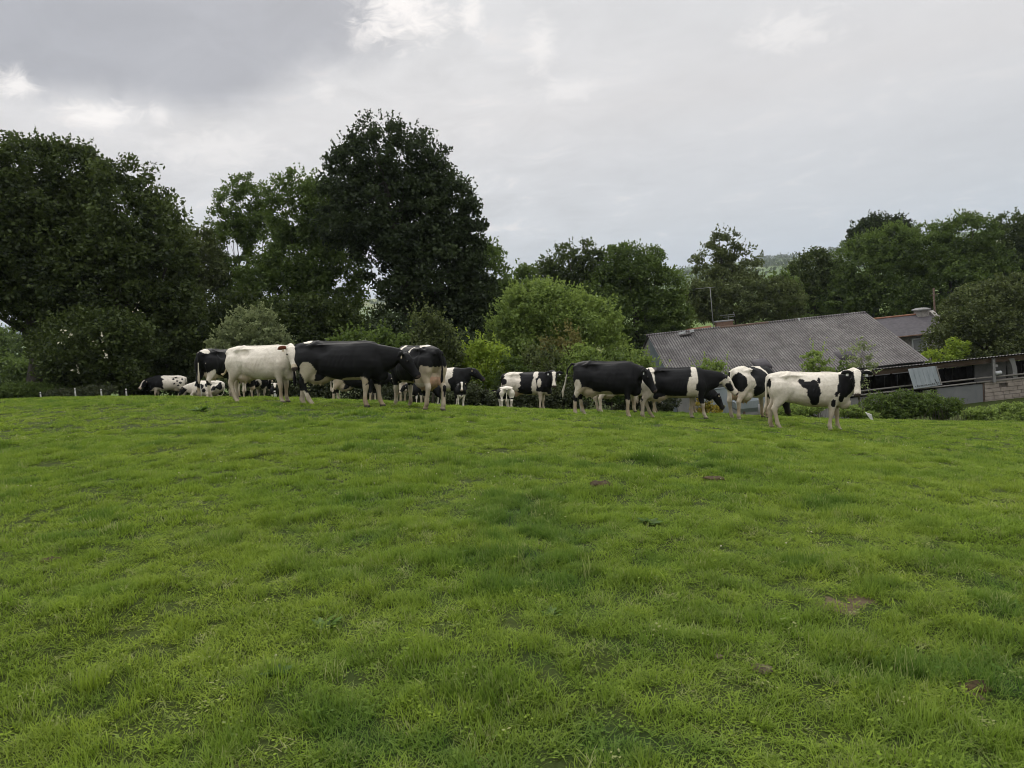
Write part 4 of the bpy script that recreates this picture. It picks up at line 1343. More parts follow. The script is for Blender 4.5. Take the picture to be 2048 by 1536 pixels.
def ell(c, r, n=12, m=7):
    mb = MB()
    rings = []
    for i in range(m + 1):
        a = -math.pi / 2 + math.pi * (0.04 + 0.92 * i / m)
        rings.append([np.asarray(c) + np.array([r[0] * math.cos(a) * math.cos(t), r[1] * math.cos(a) * math.sin(t), r[2] * math.sin(a)]) for t in np.arange(n) * 2 * math.pi / n])
    mb.rings(rings)
    return mb


def head_frame(poll, yaw, pitch, tilt=0.0):
    f = np.array([math.cos(pitch) * math.cos(yaw), math.cos(pitch) * math.sin(yaw), math.sin(pitch)])
    s = np.array([-math.sin(yaw), math.cos(yaw), 0.0])
    u = np.cross(f, s)
    if tilt:
        s, u = s * math.cos(tilt) + u * math.sin(tilt), u * math.cos(tilt) - s * math.sin(tilt)
    return np.asarray(poll, float), f, s, u


def cow_shape(p):
    """closed shells of one animal, later fused into one skin"""
    mb = MB()
    calf = p.get('calf', False)
    lie = p.get('lie', False)
    dz = -0.50 if lie else 0.0
    fat = p.get('fat', 1.0)
    rings = []
    n = 22
    for x, zt, zb, hw in TORSO:
        zt, zb = zt + dz, zb + dz
        if calf:
            zb += 0.16
            hw *= 0.82
        zc, hh = (zt + zb) / 2, (zt - zb) / 2
        r = []
        for t in np.arange(n) * 2 * math.pi / n:
            c, s = math.cos(t), math.sin(t)
            yy = hw * fat * math.copysign(abs(c) ** 0.86, c)
            zz = math.copysign(abs(s) ** 0.9, s)
            pinch = 0.26 + 0.16 * math.exp(-((x + 0.28) / 0.2) ** 2)
            yy *= 1 - pinch * max(0, zz) ** 1.6 + 0.03 * (zz < 0)
            r.append((x, yy, zc + hh * zz))
        rings.append(r)
    mb.rings(rings)
    sgn = 1
    st = p.get('stride', (0, 0, 0, 0))       # fore-left, fore-right, hind-left, hind-right
    if not lie:
        for k, (chain, side) in enumerate(((FORE, 1), (FORE, -1), (HIND, 1), (HIND, -1))):
            rr = []
            zp = 0.95
            for x, y, z, ra, rb in chain:
                q = max(0, 1 - z / zp)
                bend = math.sin(min(1, z / 0.9) * math.pi) * 0.10 * (-st[k] if chain is HIND else st[k])
                cx, cy = x + st[k] * q + bend * (q > 0), side * (y - 0.03 * q * (chain is FORE))
                w = (0.92 if calf else 1.0) * (1.13 if 0.07 < z < 0.66 else 1.06)
                rr.append([(cx + ra * w * math.cos(t), cy + rb * w * math.sin(t), z) for t in np.arange(12) * 2 * math.pi / 12])
            mb.rings(rr)
    else:
        for side in (1, -1):
            mb.tube([(0.60, side * .15, .62), (0.62, side * .22, .34), (0.86, side * .24, .13), (0.62, side * .27, .07), (0.40, side * .27, .05)], [(.13, .1), (.12, .09), .07, .05, .05], 10)
            mb.tube([(-0.58, side * .16, .62), (-0.40, side * .27, .36), (-0.14, side * .36, .18), (-0.46, side * .40, .09), (-0.16, side * .43, .06), (0.0, side * .43, .05)], [(.22, .12), (.2, .13), .11, .065, .05, .055], 10)
    # hip bones, pin bones, spine
    for s in (1, -1):
        hook, pin = np.array([-0.47, s * 0.215, 1.305 + dz]), np.array([-0.85, s * 0.095, 1.245 + dz])
        mb.tube([(-0.43, 0, 1.385 + dz), hook * 0.5 + np.array([-0.22, s * 0.03, (1.385 + dz) * 0.5]), hook, hook + np.array([-0.04, s * 0.012, -0.06])], [0.05, 0.052, 0.05, 0.03], 8)
        mb.tube([hook, (hook + pin) / 2 + np.array([0, s * 0.01, -0.015]), pin, pin + np.array([-0.03, 0, -0.04])], [0.048, 0.04, 0.046, 0.03], 8)
        mb.tube([hook + np.array([0, -s * 0.03, 0.01]), (-0.28, s * 0.16, 1.318 + dz), (-0.05, s * 0.15, 1.322 + dz)], [0.036, 0.030, 0.015], 8)
    mb.tube([(-0.86, 0, 1.315 + dz), (-0.6, 0, 1.385 + dz), (-0.3, 0, 1.385 + dz), (0.1, 0, 1.378 + dz), (0.5, 0, 1.395 + dz), (0.7, 0, 1.375 + dz)], [0.035] * 6, 8)
    # udder
    ud = p.get('udder', 0.0)
    if ud and not lie:
        a = ell((-0.43, 0, 0.665), (0.25 * ud, 0.17 * ud, 0.155 * ud), 14, 8)
        mb.add(a.v, a.f)
        a = ell((-0.22, 0, 0.66), (0.24, 0.13, 0.085), 12, 7)
        mb.add(a.v, a.f)
        zb = 0.665 - 0.14 * ud
        for tx in (-0.36, -0.50):
            for ty in (-0.075, 0.075):
                mb.tube([(tx, ty, zb + 0.04), (tx, ty * 1.1, zb - 0.055)], [0.026, 0.021], 7)
    # neck
    poll, f, s, u = head_frame(p['poll'], p.get('hyaw', 0), p.get('hpitch', -0.6), p.get('htilt', 0))
    poll = poll + np.array([0, 0, dz * p.get('polldrop', 1.0)])
    A = np.array([0.56, 0, 0.985 + dz])
    B = np.array([0.88, poll[1] * 0.15, 0.35 * poll[2] + 0.65 * (1.06 + dz)])
    D = poll - u * 0.085 + f * 0.0
    pts, rad = [], []
    for t in (0, 0.2, 0.4, 0.6, 0.8, 0.95, 1.05):
        tt = min(t, 1)
        q = A * (1 - tt) ** 2 + B * 2 * tt * (1 - tt) + D * tt * tt + (t > 1) * f * 0.05
        pts.append(q)
        rad.append((0.225 * (1 - tt) + 0.108 * tt, 0.395 * (1 - tt) + 0.205 * tt))
    rr = []
    for i, q in enumerate(pts):
        t = pts[min(i + 1, len(pts) - 1)] - pts[max(i - 1, 0)]
        t = t / np.linalg.norm(t)
        lat = np.cross([0, 0, 1.0], t)
        if np.linalg.norm(lat) < 0.25:
            lat = s
        lat = lat / np.linalg.norm(lat)
        ver = np.cross(t, lat)
        rr.append([q + lat * rad[i][0] * math.cos(a) + ver * rad[i][1] * math.sin(a) for a in np.arange(16) * 2 * math.pi / 16])
    mb.rings(rr)
    # brisket
    a = ell((0.80, 0, 0.69 + dz), (0.17, 0.115, 0.15), 12, 7)
    mb.add(a.v, a.f)
    # head
    hs = p.get('head', 1.08) * (0.96 if calf else 1.0)
    rr = []
    for x, us, hh, hw in HEADR:
        r = []
        for t in np.arange(16) * 2 * math.pi / 16:
            c, sn = math.cos(t), math.sin(t)
            yy = hw * math.copysign(abs(c) ** 0.85, c) * (1 - 0.30 * max(0, -sn) ** 1.5 * (x < 0.42))
            zz = (us + hh * math.copysign(abs(sn) ** 0.85, sn) * (1.0 if sn > 0 else 0.92))
            r.append(poll + (f * x + s * yy + u * zz) * hs)
        rr.append(r)
    mb.rings(rr)
    for sd in (1, -1):     # ears, brow
        e0 = poll + (f * 0.02 + s * sd * 0.085 + u * 0.06) * hs
        e1 = poll + (f * -0.01 + s * sd * 0.18 + u * 0.075) * hs
        e2 = poll + (f * 0.0 + s * sd * 0.255 + u * 0.045) * hs
        e3 = poll + (f * 0.02 + s * sd * 0.315 + u * 0.005) * hs
        mb.tube([e0, e1, e2, e3], [(0.028, 0.028), (0.030, 0.060), (0.028, 0.062), (0.018, 0.018)], 10)
        a = ell((0, 0, 0), (0.035, 0.03, 0.035), 8, 5)
        c = poll + (f * 0.155 + s * sd * 0.095 + u * 0.055) * hs
        mb.add([np.asarray(v) + c for v in a.v], a.f)
    # tail
    tl = p.get('tail')
    if tl is None:
        tl = [(-0.84, 0, 1.32), (-0.91, 0.0, 1.27), (-0.935, 0.01, 1.10), (-0.93, 0.02, 0.88), (-0.925, 0.02, 0.70), (-0.92, 0.02, 0.52), (-0.915, 0.02, 0.42)]
    if lie:
        tl = [(-0.84, 0, .82), (-0.92, 0.0, .74), (-0.95, 0.05, .50), (-0.94, 0.15, .25), (-0.86, 0.25, .10), (-0.78, .3, .06), (-0.7, .33, .05)]
    m = len(tl)
    base_r = [0.045, 0.036, 0.027, 0.024, 0.030, 0.040, 0.020]
    mb.tube(tl, base_r[:m - 1] + [0.020], 9)
    return mb, (poll, f, s, u, hs)


def fuse(mb, voxel):
    me = mb.mesh('shell')
    o = bpy.data.objects.new('shell', me)
    C.objects.link(o)
    md = o.modifiers.new('r', 'REMESH')
    md.mode, md.voxel_size, md.use_smooth_shade = 'VOXEL', voxel, True
    sm = o.modifiers.new('s', 'SMOOTH')
    sm.factor, sm.iterations = 0.5, 6
    dg = bpy.context.evaluated_depsgraph_get()
    out = bpy.data.meshes.new_from_object(o.evaluated_get(dg))
    bpy.data.objects.remove(o)
    bpy.data.meshes.remove(me)
    return out


def anatomy(V, Nn, p):
    """hollows and bony relief pushed into the fused skin"""
    dz = 0.50 if p.get('lie') else 0.0
    x, y, z = V[:, 0], np.abs(V[:, 1]), V[:, 2] + dz
    g = lambda cx, cz, rx, rz: np.exp(-((x - cx) / rx) ** 2 - ((z - cz) / rz) ** 2)
    side = np.clip((y - 0.10) / 0.08, 0, 1)
    lean = 0.6 if p.get('calf') else 1.0
    h = -0.070 * g(-0.27, 1.22, 0.13, 0.09) * side                  # hunger hollow before the hip
    h += -0.030 * g(-0.66, 1.27, 0.10, 0.05) * side                 # between hip and pin bones
    h += -0.034 * np.exp(-((x + 0.36 - 0.10 * (z - 0.8)) / 0.05) ** 2) * np.clip(1 - np.abs(z - 0.82) / 0.22, 0, 1) * side    # flank fold
    h += -0.026 * g(0.38, 1.02, 0.07, 0.26) * side                  # behind the shoulder
    h += 0.022 * g(0.62, 0.98, 0.11, 0.16) * side                   # shoulder muscle
    h += -0.028 * g(0.80, 1.16, 0.07, 0.14) * side                  # neck joins shoulder
    h += 0.024 * g(-0.62, 1.02, 0.13, 0.13) * side                  # thigh
    h += -0.022 * g(-0.74, 0.80, 0.06, 0.10) * side
    rib = np.sin((x - 0.35 * (z - 1.0)) * 2 * math.pi / 0.085) * np.exp(-((x - 0.08) / 0.22) ** 2) * np.clip(1 - np.abs(z - 0.98) / 0.26, 0, 1)
    h += 0.0055 * rib * side
    h += 0.012 * np.exp(-((x - 0.02) / 0.26) ** 2) * np.clip((0.66 - z) / 0.1, 0, 1) * (z > 0.42) * (y < 0.34)     # sagging belly
    h += (vnoise(V, 6.0, p['seed'], 2) - 0.5) * 0.016 * (z > 0.6)
    return V + Nn * (h * lean)[:, None]


def paint(V, p, hf):
    """coat colour for each point of the skin from the animal's own markings"""
    poll, f, s, u, hs = hf
    seed = p['seed']
    n = len(V)
    x, y, z = V[:, 0], V[:, 1], V[:, 2]
    w1 = (vnoise(V, 3.2, seed, 2) - 0.5) * 2
    w2 = (vnoise(V, 9.0, seed + 5, 2) - 0.5) * 2
    col = np.tile(np.array(p.get('base', WHITE)), (n, 1))
    rel = V - poll
    hx, hy, hz = rel @ f / hs, rel @ s / hs, rel @ u / hs
    head = (hx > -0.03) & (np.abs(hy) < 0.34) & (np.abs(hz) < 0.17) & (hx < 0.6)
    zz = z + (0.50 if p.get('lie') else 0)

    def apply(mask, c):
        col[mask] = c
    for side, cx, cz, rx, rz, c in p.get('patch', []):
        d = np.hypot((x - cx) / rx, (zz - cz) / rz) + w1 * 0.30 + w2 * 0.16
        k = d < 1
        if side == 'R':
            k &= y < 0.02 + w2 * 0.02
        elif side == 'L':
            k &= y > 0.02 + w2 * 0.02
        k &= ~(head & (hx > 0.0))
        apply(k, c)
    # legs
    foot = p.get('sock', 0.5)
    if not p.get('lie'):
        for k4, (cx, sd) in enumerate(((0.6, 1), (0.6, -1), (-0.7, 1), (-0.7, -1))):
            h = foot[k4] if hasattr(foot, '__len__') else foot
            m = (np.abs(x - cx) < 0.55) & (np.sign(y) == sd) & (z + w2 * 0.05 + w1 * 0.03 < h) & (z < 0.6)
            apply(m, WHITE)
        bel = p.get('belly', 0)
        if bel:
            m = (np.abs(y) < 0.20) & (z < 0.68 + w1 * 0.06) & (z > 0.45) & (x > -0.2) & (x < 0.6)
            apply(m, CREAM)
        if p.get('udder'):
            uc = np.array(p.get('udcol', CREAM))
            ur = p['udder']
            m = (np.hypot(np.hypot((x + 0.43) / (0.275 * ur), y / (0.185 * ur)), (z - 0.64) / 0.22) < 1) & (np.abs(y) < 0.165) & (z < 0.74)
            apply(m, uc)
            m = (np.hypot(np.hypot((x + 0.22) / 0.27, y / 0.15), (z - 0.62) / 0.12) < 1)
            apply(m, uc)
        tl = p.get('tuft', WHITE)
        m = (x < -0.865) & (z < 1.0) & (np.abs(y) < 0.3) & (z > 0.3)
        if tl is not None:
            apply(m, tl)
    # head
    hb = p.get('headcol', BLACK)
    m = head
    apply(m, hb)
    bw = p.get('blaze', 0.05)
    if bw:
        k = m & (np.abs(hy) < bw * (1.0 - 0.35 * np.clip(1 - np.abs(hx - 0.25) / 0.2, 0, 1)) + w2 * 0.008) & (hz > -0.02) & (hx < 0.44) & (hx > -0.01)
        apply(k, WHITE)
    if p.get('cheek'):
        apply(m & (hx > 0.02) & (hx < 0.30) & (np.abs(hy) > 0.055) & (hz < 0.09 + w2 * 0.02) & (hz > -0.06), p['cheek'])
    if p.get('jaw'):
        apply(m & (np.hypot((hx - 0.27) / 0.13, (hz + 0.03) / 0.075) < 1 + w2 * 0.2) & (np.abs(hy) > 0.03), p['jaw'])
        apply(m & (hx < 0.03), p['jaw'])
    muz = p.get('muzzle', CREAM)
    if muz is not None:
        apply(m & (hx > 0.42 + w2 * 0.01), muz)
    apply(m & (hx > 0.50) & (hz > -0.03), (0.07, 0.05, 0.045))
    ear = (np.abs(hy) > 0.125) & head & (hx < 0.10)
    apply(ear, p.get('ear', BLACK))
    # grime on belly and legs, with reflected light and shade painted in; and hooves
    if not p.get('calf'):
        g = np.clip((1.22 - zz) / 0.95, 0, 1) * np.clip(0.78 + w1 * 0.7, 0, 1)
        wh = col.mean(1) > 0.2
        g = (g * wh * 0.95)[:, None]
        col = col * (1 - g) + np.array((0.33, 0.25, 0.155)) * g
    g = np.clip((0.40 - z) / 0.4, 0, 1) * np.clip(0.15 + w2 * 1.1, 0, 1) * (0 if p.get('lie') else 1)
    col = col * (1 - g[:, None] * 0.8) + np.array((0.07, 0.05, 0.03)) * g[:, None] * 0.8
    if not p.get('lie'):
        hv = np.clip((0.062 - z) / 0.02, 0, 1)[:, None]
        col = col * (1 - hv) + np.array(HOOF) * hv
    return col


EYE_ME = ell((0, 0, 0), (0.021, 0.017, 0.021), 10, 6).mesh('eye', EYE_M, True)
TAG_ME = MB().box((0, 0, 0), (0.012, 0.055, 0.07)).mesh('ear_tag', TAG_M)
TAGW_ME = MB().box((0, 0, 0), (0.012, 0.055, 0.07)).mesh('ear_tag', TAGW_M)


def cow(label, px, d, yaw, p, scale=(1, 1, 1), voxel=0.018, cat='cow', group=None, follow=0.75, dz=0.0):
    """px, d: photograph column and depth of the body's middle; yaw: heading, 0 along +X, 90 away from the viewer"""
    base = on_ground(px, d)
    mb, hf = cow_shape(p)
    me = fuse(mb, voxel * 1.2)
    V = np.empty(len(me.vertices) * 3, np.float32)
    me.vertices.foreach_get('co', V)
    V = V.reshape(-1, 3).astype(float)
    Nn = np.empty(len(V) * 3, np.float32)
    me.vertex_normals.foreach_get('vector', Nn)
    V = anatomy(V, Nn.reshape(-1, 3).astype(float), p)
    me.vertices.foreach_set('co', V.astype(np.float32).ravel())
    me.update()
    col = np.column_stack((paint(V, p, hf), np.ones(len(V)))).astype(np.float32)
    a = me.attributes.new('coat', 'FLOAT_COLOR', 'POINT')
    a.data.foreach_set('color', col.ravel())
    me.materials.clear()
    me.materials.append(COAT)
    nm = 'calf' if p.get('calf') else 'cow'
    root = empty(nm, base)
    nrm = ground_normal(base[0], base[1])
    up = unit_(nrm * follow + np.array([0, 0, 1 - follow]))
    h = math.radians(yaw)
    fw = np.array([math.cos(h), math.sin(h), 0])
    fw = unit_(fw - up * (fw @ up))
    lf = np.cross(up, fw)
    R = np.column_stack((fw * scale[0], lf * scale[1], up * scale[2]))
    M = Matrix.Identity(4)
    for i in range(3):
        for j in range(3):
            M[i][j] = R[i, j]
    # stand on the ground: mean height under the four feet
    hz = []
    for fx, fy in ((0.6, .17), (0.6, -.17), (-.7, .17), (-.7, -.17)):
        q = base + R @ np.array([fx, fy, 0])
        hz.append(gz(q[0], q[1]) - q[2])
    if p.get('lie'):
        off = np.mean(hz) - 0.05
    else:
        off = np.mean(hz) - 0.012
    for i in range(3):
        M[i][3] = base[i] + (off + dz if i == 2 else 0)
    root.matrix_world = M
    body = link('body', me, root)
    body.data.name = 'body'
    poll, f, s, u, hs = hf
    for sd in (1, -1):
        e = link('eye', EYE_ME, root)
        e.location = poll + (f * 0.165 + s * sd * 0.124 + u * 0.05) * hs
        if p.get('tag', True) and not (p.get('calf') and sd < 0):
            t = link('ear_tag', TAGW_ME if p.get('paletag') else TAG_ME, root)
            t.location = poll + (f * 0.045 + s * sd * 0.19 + u * 0.03) * hs
            t.rotation_euler = (0, 0, math.atan2(f[1], f[0]))
    tag(root, label, cat, group)
    return root


B, W = BLACK, WHITE
STD = dict(poll=(1.36, 0, 1.42), hpitch=-0.75)

# --- far side of the rise
cow('distant cow with black front half and white speckled rear', 337, 41, 203, dict(seed=1, base=W, poll=(1.12, 0.16, 1.08), hyaw=0.55, hpitch=-0.85, headcol=B, blaze=.07, sock=.62, stride=(.1, -.1, .05, -.1), udder=.9,
    patch=[('B', .82, 1.05, .64, .55, B), ('B', .6, .5, .3, .25, W), ('L', -.45, 1.1, .06, .05, B), ('L', -.6, 1.0, .07, .05, B), ('L', -.3, .95, .05, .06, B), ('L', -.5, .85, .06, .04, B), ('L', -.7, 1.2, .05, .05, B), ('L', -.25, 1.2, .07, .05, B), ('L', -.38, 1.28, .06, .04, B)]), (1, 1, 1), .026)
cow('white cow with small black spots lying behind the rise', 418, 38.5, 172, dict(seed=2, base=W, lie=True, poll=(1.28, .15, 1.02), hyaw=.3, hpitch=-1.0, blaze=.05, patch=[('L', .25, 1.1, .17, .15, B), ('L', -.15, 1.2, .16, .12, B), ('L', .55, 1.2, .1, .12, B), ('L', -.5, 1.0, .14, .13, B), ('L', .05, .9, .1, .1, B), ('L', -.75, 1.1, .1, .2, B), ('L', .4, .85, .12, .1, B)]), (.98, 1, 1), .028, dz=0.30)
cow('black and white streaked cow seen tail-on between the legs of the white cow', 511, 33, 84, dict(seed=3, base=W, poll=(1.25, 0, 1.0), hpitch=-1.0, sock=.4,
    patch=[('L', -.8, 1.1, .18, .16, B), ('R', -.85, 1.0, .16, .25, B), ('B', -.5, .75, .28, .2, B), ('L', -.3, 1.25, .14, .12, B), ('R', -.4, 1.25, .12, .1, B), ('B', .3, 1.0, .5, .4, B)]), (1, 1.05, .96), .026)
cow('small pale-faced calf half hidden behind the white cow', 548, 32, -70, dict(seed=4, calf=True, base=B, poll=(1.2, 0, 1.5), hpitch=-.7, headcol=W, blaze=0, ear=W, sock=.75, muzzle=CREAM), (.52, .52, .50), .03, 'calf')
cow('black cow turned away, mostly hidden behind the white cow', 443, 21.2, 74, dict(seed=5, base=B, poll=(1.15, -.1, .75), hpitch=-1.2, sock=(.4, .4, .35, .35), udder=.9,
    patch=[('B', -.78, 1.36, .16, .10, W), ('R', -.7, .6, .14, .18, W)]), (1, 1, 1), .02)

# --- the near group
cow('white cow with red-brown ears, head turned toward the viewer', 523, 16.9, -14, dict(seed=6, base=W, poll=(1.06, -.34, 1.30), hyaw=-.85, hpitch=-1.0, headcol=W, cheek=None, blaze=0, ear=RED, muzzle=CREAM, udder=1.05, stride=(.02, .04, -.10, .14), tail=[(-.84, 0, 1.32), (-.91, 0, 1.28), (-.93, .02, 1.1), (-.95, .03, .9), (-1.02, .05, .76), (-1.10, .06, .70), (-1.16, .06, .73)],
    tuft=(.50, .40, .24), patch=[('R', 1.05, 1.05, .03, .03, RED)]), (.93, .93, .93), .017)
cow('big black cow with small white hip patch and white udder, striding', 680, 16.3, -6, dict(hyaw=-.05, seed=7, base=B, poll=(1.24, -.05, 1.10), hpitch=-.93, blaze=0, muzzle=B, sock=(.50, .50, .30, .30), udder=1.25, stride=(.20, -.05, -.12, .22), fat=1.08, udcol=(.50, .44, .33),
    tuft=B, patch=[('B', -.62, 1.40, .10, .055, W), ('R', -.56, .72, .15, .20, (.5, .44, .33)), ('R', .30, .57, .22, .07, CREAM), ('R', .50, .55, .12, .09, CREAM), ('R', -.74, .55, .09, .16, B), ('L', -.3, .7, .3, .2, W)]), (1.13, 1.08, 1.02), .017)
cow('black cow seen from behind with full pink udder and cream hind legs', 832, 17.0, 128, dict(seed=8, base=B, poll=(1.38, 0, 1.05), hpitch=-.9, sock=(.5, .5, .86, .86), udder=1.5, udcol=PINK, stride=(.1, -.12, .04, -.13), fat=1.0,
    tuft=B, tail=[(-.84, 0, 1.32), (-.91, 0, 1.27), (-.94, -.03, 1.10), (-.93, -.06, .92), (-.91, -.07, .80), (-.89, -.08, .68), (-.88, -.08, .60)],
    patch=[('L', .45, 1.34, .06, .18, W), ('B', -.35, 1.42, .22, .07, W), ('L', -.02, 1.18, .035, .22, W), ('B', -.78, .62, .22, .34, CREAM), ('L', -.45, .68, .14, .14, CREAM), ('L', .2, .57, .3, .06, CREAM)]), (1.04, 1.04, 1.03), .017)
cow('black cow with cream udder glimpsed beneath the big black cow', 712, 27.5, 3, dict(seed=9, base=B, sock=(.42, .42, .40, .40), udder=1.3, poll=(1.3, 0, 1.0), hpitch=-.9, stride=(.12, -.05, .1, -.08),
    patch=[('R', -.62, .70, .22, .22, CREAM), ('R', -.82, .62, .05, .2, W)]), (1, 1, .98), .024)
cow('cream-legged cow standing behind the chest of the big black cow', 806, 25.5, 105, dict(seed=10, base=W, sock=.6, udder=1.2, poll=(1.2, 0, .9), hpitch=-1.1, udcol=(.5, .36, .25), patch=[('B', .2, 1.1, .6, .35, B), ('L', -.5, 1.3, .2, .15, B)]), (1, 1, .98), .024)
cow('black calf with one white leg behind the pink udder', 852, 24.5, -160, dict(seed=11, calf=True, base=B, poll=(1.2, 0, 1.15), hpitch=-.9, blaze=0, sock=(.6, .1, .1, .5)), (.58, .58, .56), .028, 'calf')
cow('black cow with white shoulder, head held level toward the bushes', 884, 27.0, -16, dict(seed=12, base=B, poll=(1.14, .02, 1.30), hyaw=.05, hpitch=-.62, blaze=0, muzzle=B, sock=(.1, .1, .4, .4), patch=[('B', .22, 1.22, .26, .30, W), ('B', .2, .8, .2, .3, W), ('B', .75, .55, .1, .14, W)]), (1, 1, 1.02), .022)
cow('black calf with a white blaze facing the viewer', 921, 24.6, -84, dict(seed=13, calf=True, base=B, poll=(1.12, 0, 1.40), hpitch=-1.0, blaze=.062, muzzle=CREAM, sock=.5, patch=[('B', .75, .62, .25, .13, W)]), (.60, .60, .56), .024, 'calf')
cow('black calf with white rump and white legs seen from behind', 1010, 25.6, 96, dict(seed=14, calf=True, base=B, poll=(1.15, .1, 1.1), hpitch=-.9, blaze=.04, sock=(.6, .6, .85, .85), patch=[('L', -.72, 1.3, .25, .16, W), ('R', -.55, 1.25, .35, .22, W), ('R', -.75, 1.0, .12, .3, W), ('L', -.85, .9, .1, .35, W)]), (.70, .95, .56), .024, 'calf')
cow('black and white cow with white rump, face turned to the viewer', 1052, 27.0, -14, dict(seed=15, base=B, poll=(1.08, -.26, 1.34), hyaw=-1.35, hpitch=-1.02, blaze=.06, muzzle=W, sock=(.62, .62, .6, .6), udder=1.0, udcol=(.45, .30, .21), paletag=True, stride=(.03, -.04, .02, .1),
    patch=[('R', -.52, 1.05, .34, .55, W), ('L', -.5, 1.0, .4, .6, W), ('R', -.80, 1.06, .14, .12, B), ('B', -.4, 1.40, .34, .06, W), ('R', .40, 1.30, .09, .14, W), ('R', .36, .86, .08, .34, W), ('R', .55, 1.0, .07, .16, W), ('R', .55, .62, .28, .08, W)]), (1, 1, 1.0), .02)

# --- the group by the barn
cow('black cow with raised tail and white hind legs, small pale ear', 1210, 19.7, -14, dict(seed=16, base=B, poll=(1.04, -.14, 1.14), hyaw=-.25, hpitch=-.98, blaze=0, muzzle=B, sock=(.47, .47, .4, .4), udder=1.1, fat=1.05, paletag=True, stride=(.0, .05, .12, -.08),
    tuft=None, tail=[(-.84, 0, 1.32), (-.94, 0, 1.33), (-1.04, 0, 1.20), (-1.08, 0, 1.0), (-1.12, .0, .80), (-1.17, 0, .62), (-1.17, 0, .46)],
    patch=[('B', -1.11, .72, .10, .34, (.45, .42, .36)), ('R', -.72, .70, .11, .24, W), ('R', -.50, .66, .2, .10, CREAM), ('R', .05, .60, .16, .07, CREAM)]), (.98, 1.08, 1.06), .017)
cow('black cow with white shoulder band and white muzzle with dark cheek, striding', 1346, 20.2, 1, dict(seed=17, base=B, poll=(1.28, -.04, 1.12), hyaw=-.1, hpitch=-.92, blaze=.13, muzzle=W, headcol=W, jaw=B, sock=(.60, .42, .5, .5), udder=1.25, paletag=True, stride=(-.10, .20, .22, -.12),
    patch=[('R', -.70, .86, .18, .50, W), ('B', -.66, 1.36, .13, .12, W), ('B', -.86, 1.38, .1, .1, W), ('R', .50, 1.22, .085, .26, W), ('R', .40, .90, .12, .26, W), ('R', .48, .68, .20, .12, W), ('R', .05, .58, .5, .07, CREAM), ('R', .68, .70, .09, .22, B)]), (1.06, 1.0, 1.0), .017)
cow('cream cow standing behind the black cow with raised tail', 1238, 23.6, 24, dict(seed=18, base=W, poll=(1.3, 0, .9), hpitch=-1.1, sock=.7, udder=1.2, stride=(.05, -.1, .06, -.06), patch=[('B', .1, 1.2, .4, .2, B)]), (1, 1, .95), .024)
cow('dark-headed grazing cow seen under the belly of the striding patched cow', 1352, 24.8, 6, dict(seed=19, base=B, poll=(1.34, -.05, .66), hpitch=-1.05, blaze=0, muzzle=B, sock=.42, stride=(.12, -.1, .1, -.1), patch=[('R', .3, 1.0, .2, .4, W)]), (1, 1, .95), .024)
cow('white cow with black saddle and rump patches, seen from behind, grazing', 1503, 21.3, 38, dict(seed=20, base=W, poll=(1.34, -.1, .62), hpitch=-1.15, blaze=0, muzzle=B, sock=(.3, .3, .4, .4), udder=1.35, udcol=(.50, .31, .22), stride=(.1, -.1, .10, -.12), fat=1.02,
    tail=[(-.84, 0, 1.32), (-.91, 0, 1.28), (-.94, 0, 1.10), (-.935, 0, .9), (-.93, 0, .72), (-.925, 0, .55), (-.92, 0, .45)],
    patch=[('L', -.80, 1.08, .24, .24, B), ('R', -.80, 1.02, .13, .26, B), ('R', -.02, 1.12, .32, .28, B), ('R', -.1, .82, .2, .2, B), ('R', .55, 1.1, .3, .6, B), ('L', .1, 1.0, .4, .4, B), ('B', -.25, 1.42, .1, .05, B)]), (1.10, 1.10, 1.08), .017)
cow('white cow with scattered black spots and black eye patches, staring at the viewer', 1612, 17.9, -15, dict(seed=21, base=W, poll=(1.02, -.26, 1.40), hyaw=-1.62, hpitch=-1.1, headcol=B, blaze=.072, muzzle=WHITE, ear=B, sock=.7, udder=.0, stride=(.14, -.10, -.08, .10), paletag=True, htilt=0.0,
    tail=[(-.84, 0, 1.32), (-.91, -.02, 1.27), (-.94, -.05, 1.10), (-.93, -.07, .9), (-.92, -.08, .70), (-.94, -.08, .52), (-.98, -.08, .38)],
    patch=[('R', .10, .98, .14, .26, B), ('R', .0, 1.10, .16, .10, B), ('R', -.16, 1.18, .075, .07, B), ('R', .13, .74, .11, .14, B), ('R', .22, 1.22, .04, .08, B), ('R', .80, 1.05, .17, .23, B), ('R', .55, .68, .055, .10, B), ('R', .72, .80, .06, .10, B), ('R', .60, .90, .03, .06, B), ('R', -.86, 1.12, .035, .12, B)]), (1.02, 1, 1.0), .016)


# ---------------------------------------------------------------- small things in the field
STAKE = surf('white_stake', [(0.3, (0.40, 0.39, 0.36)), (0.7, (0.58, 0.57, 0.53))], 9, 0.8)
DUNG = surf('dried_dung', [(0.3, (0.026, 0.017, 0.007)), (0.6, (0.070, 0.047, 0.020)), (0.8, (0.12, 0.085, 0.042))], 22, 0.95, bump=0.8, bscale=60)
PALEDUNG = surf('bleached_dung', [(0.35, (0.05, 0.038, 0.022)), (0.6, (0.16, 0.128, 0.080)), (0.75, (0.29, 0.245, 0.17))], 22, 0.95, bump=0.8, bscale=60)


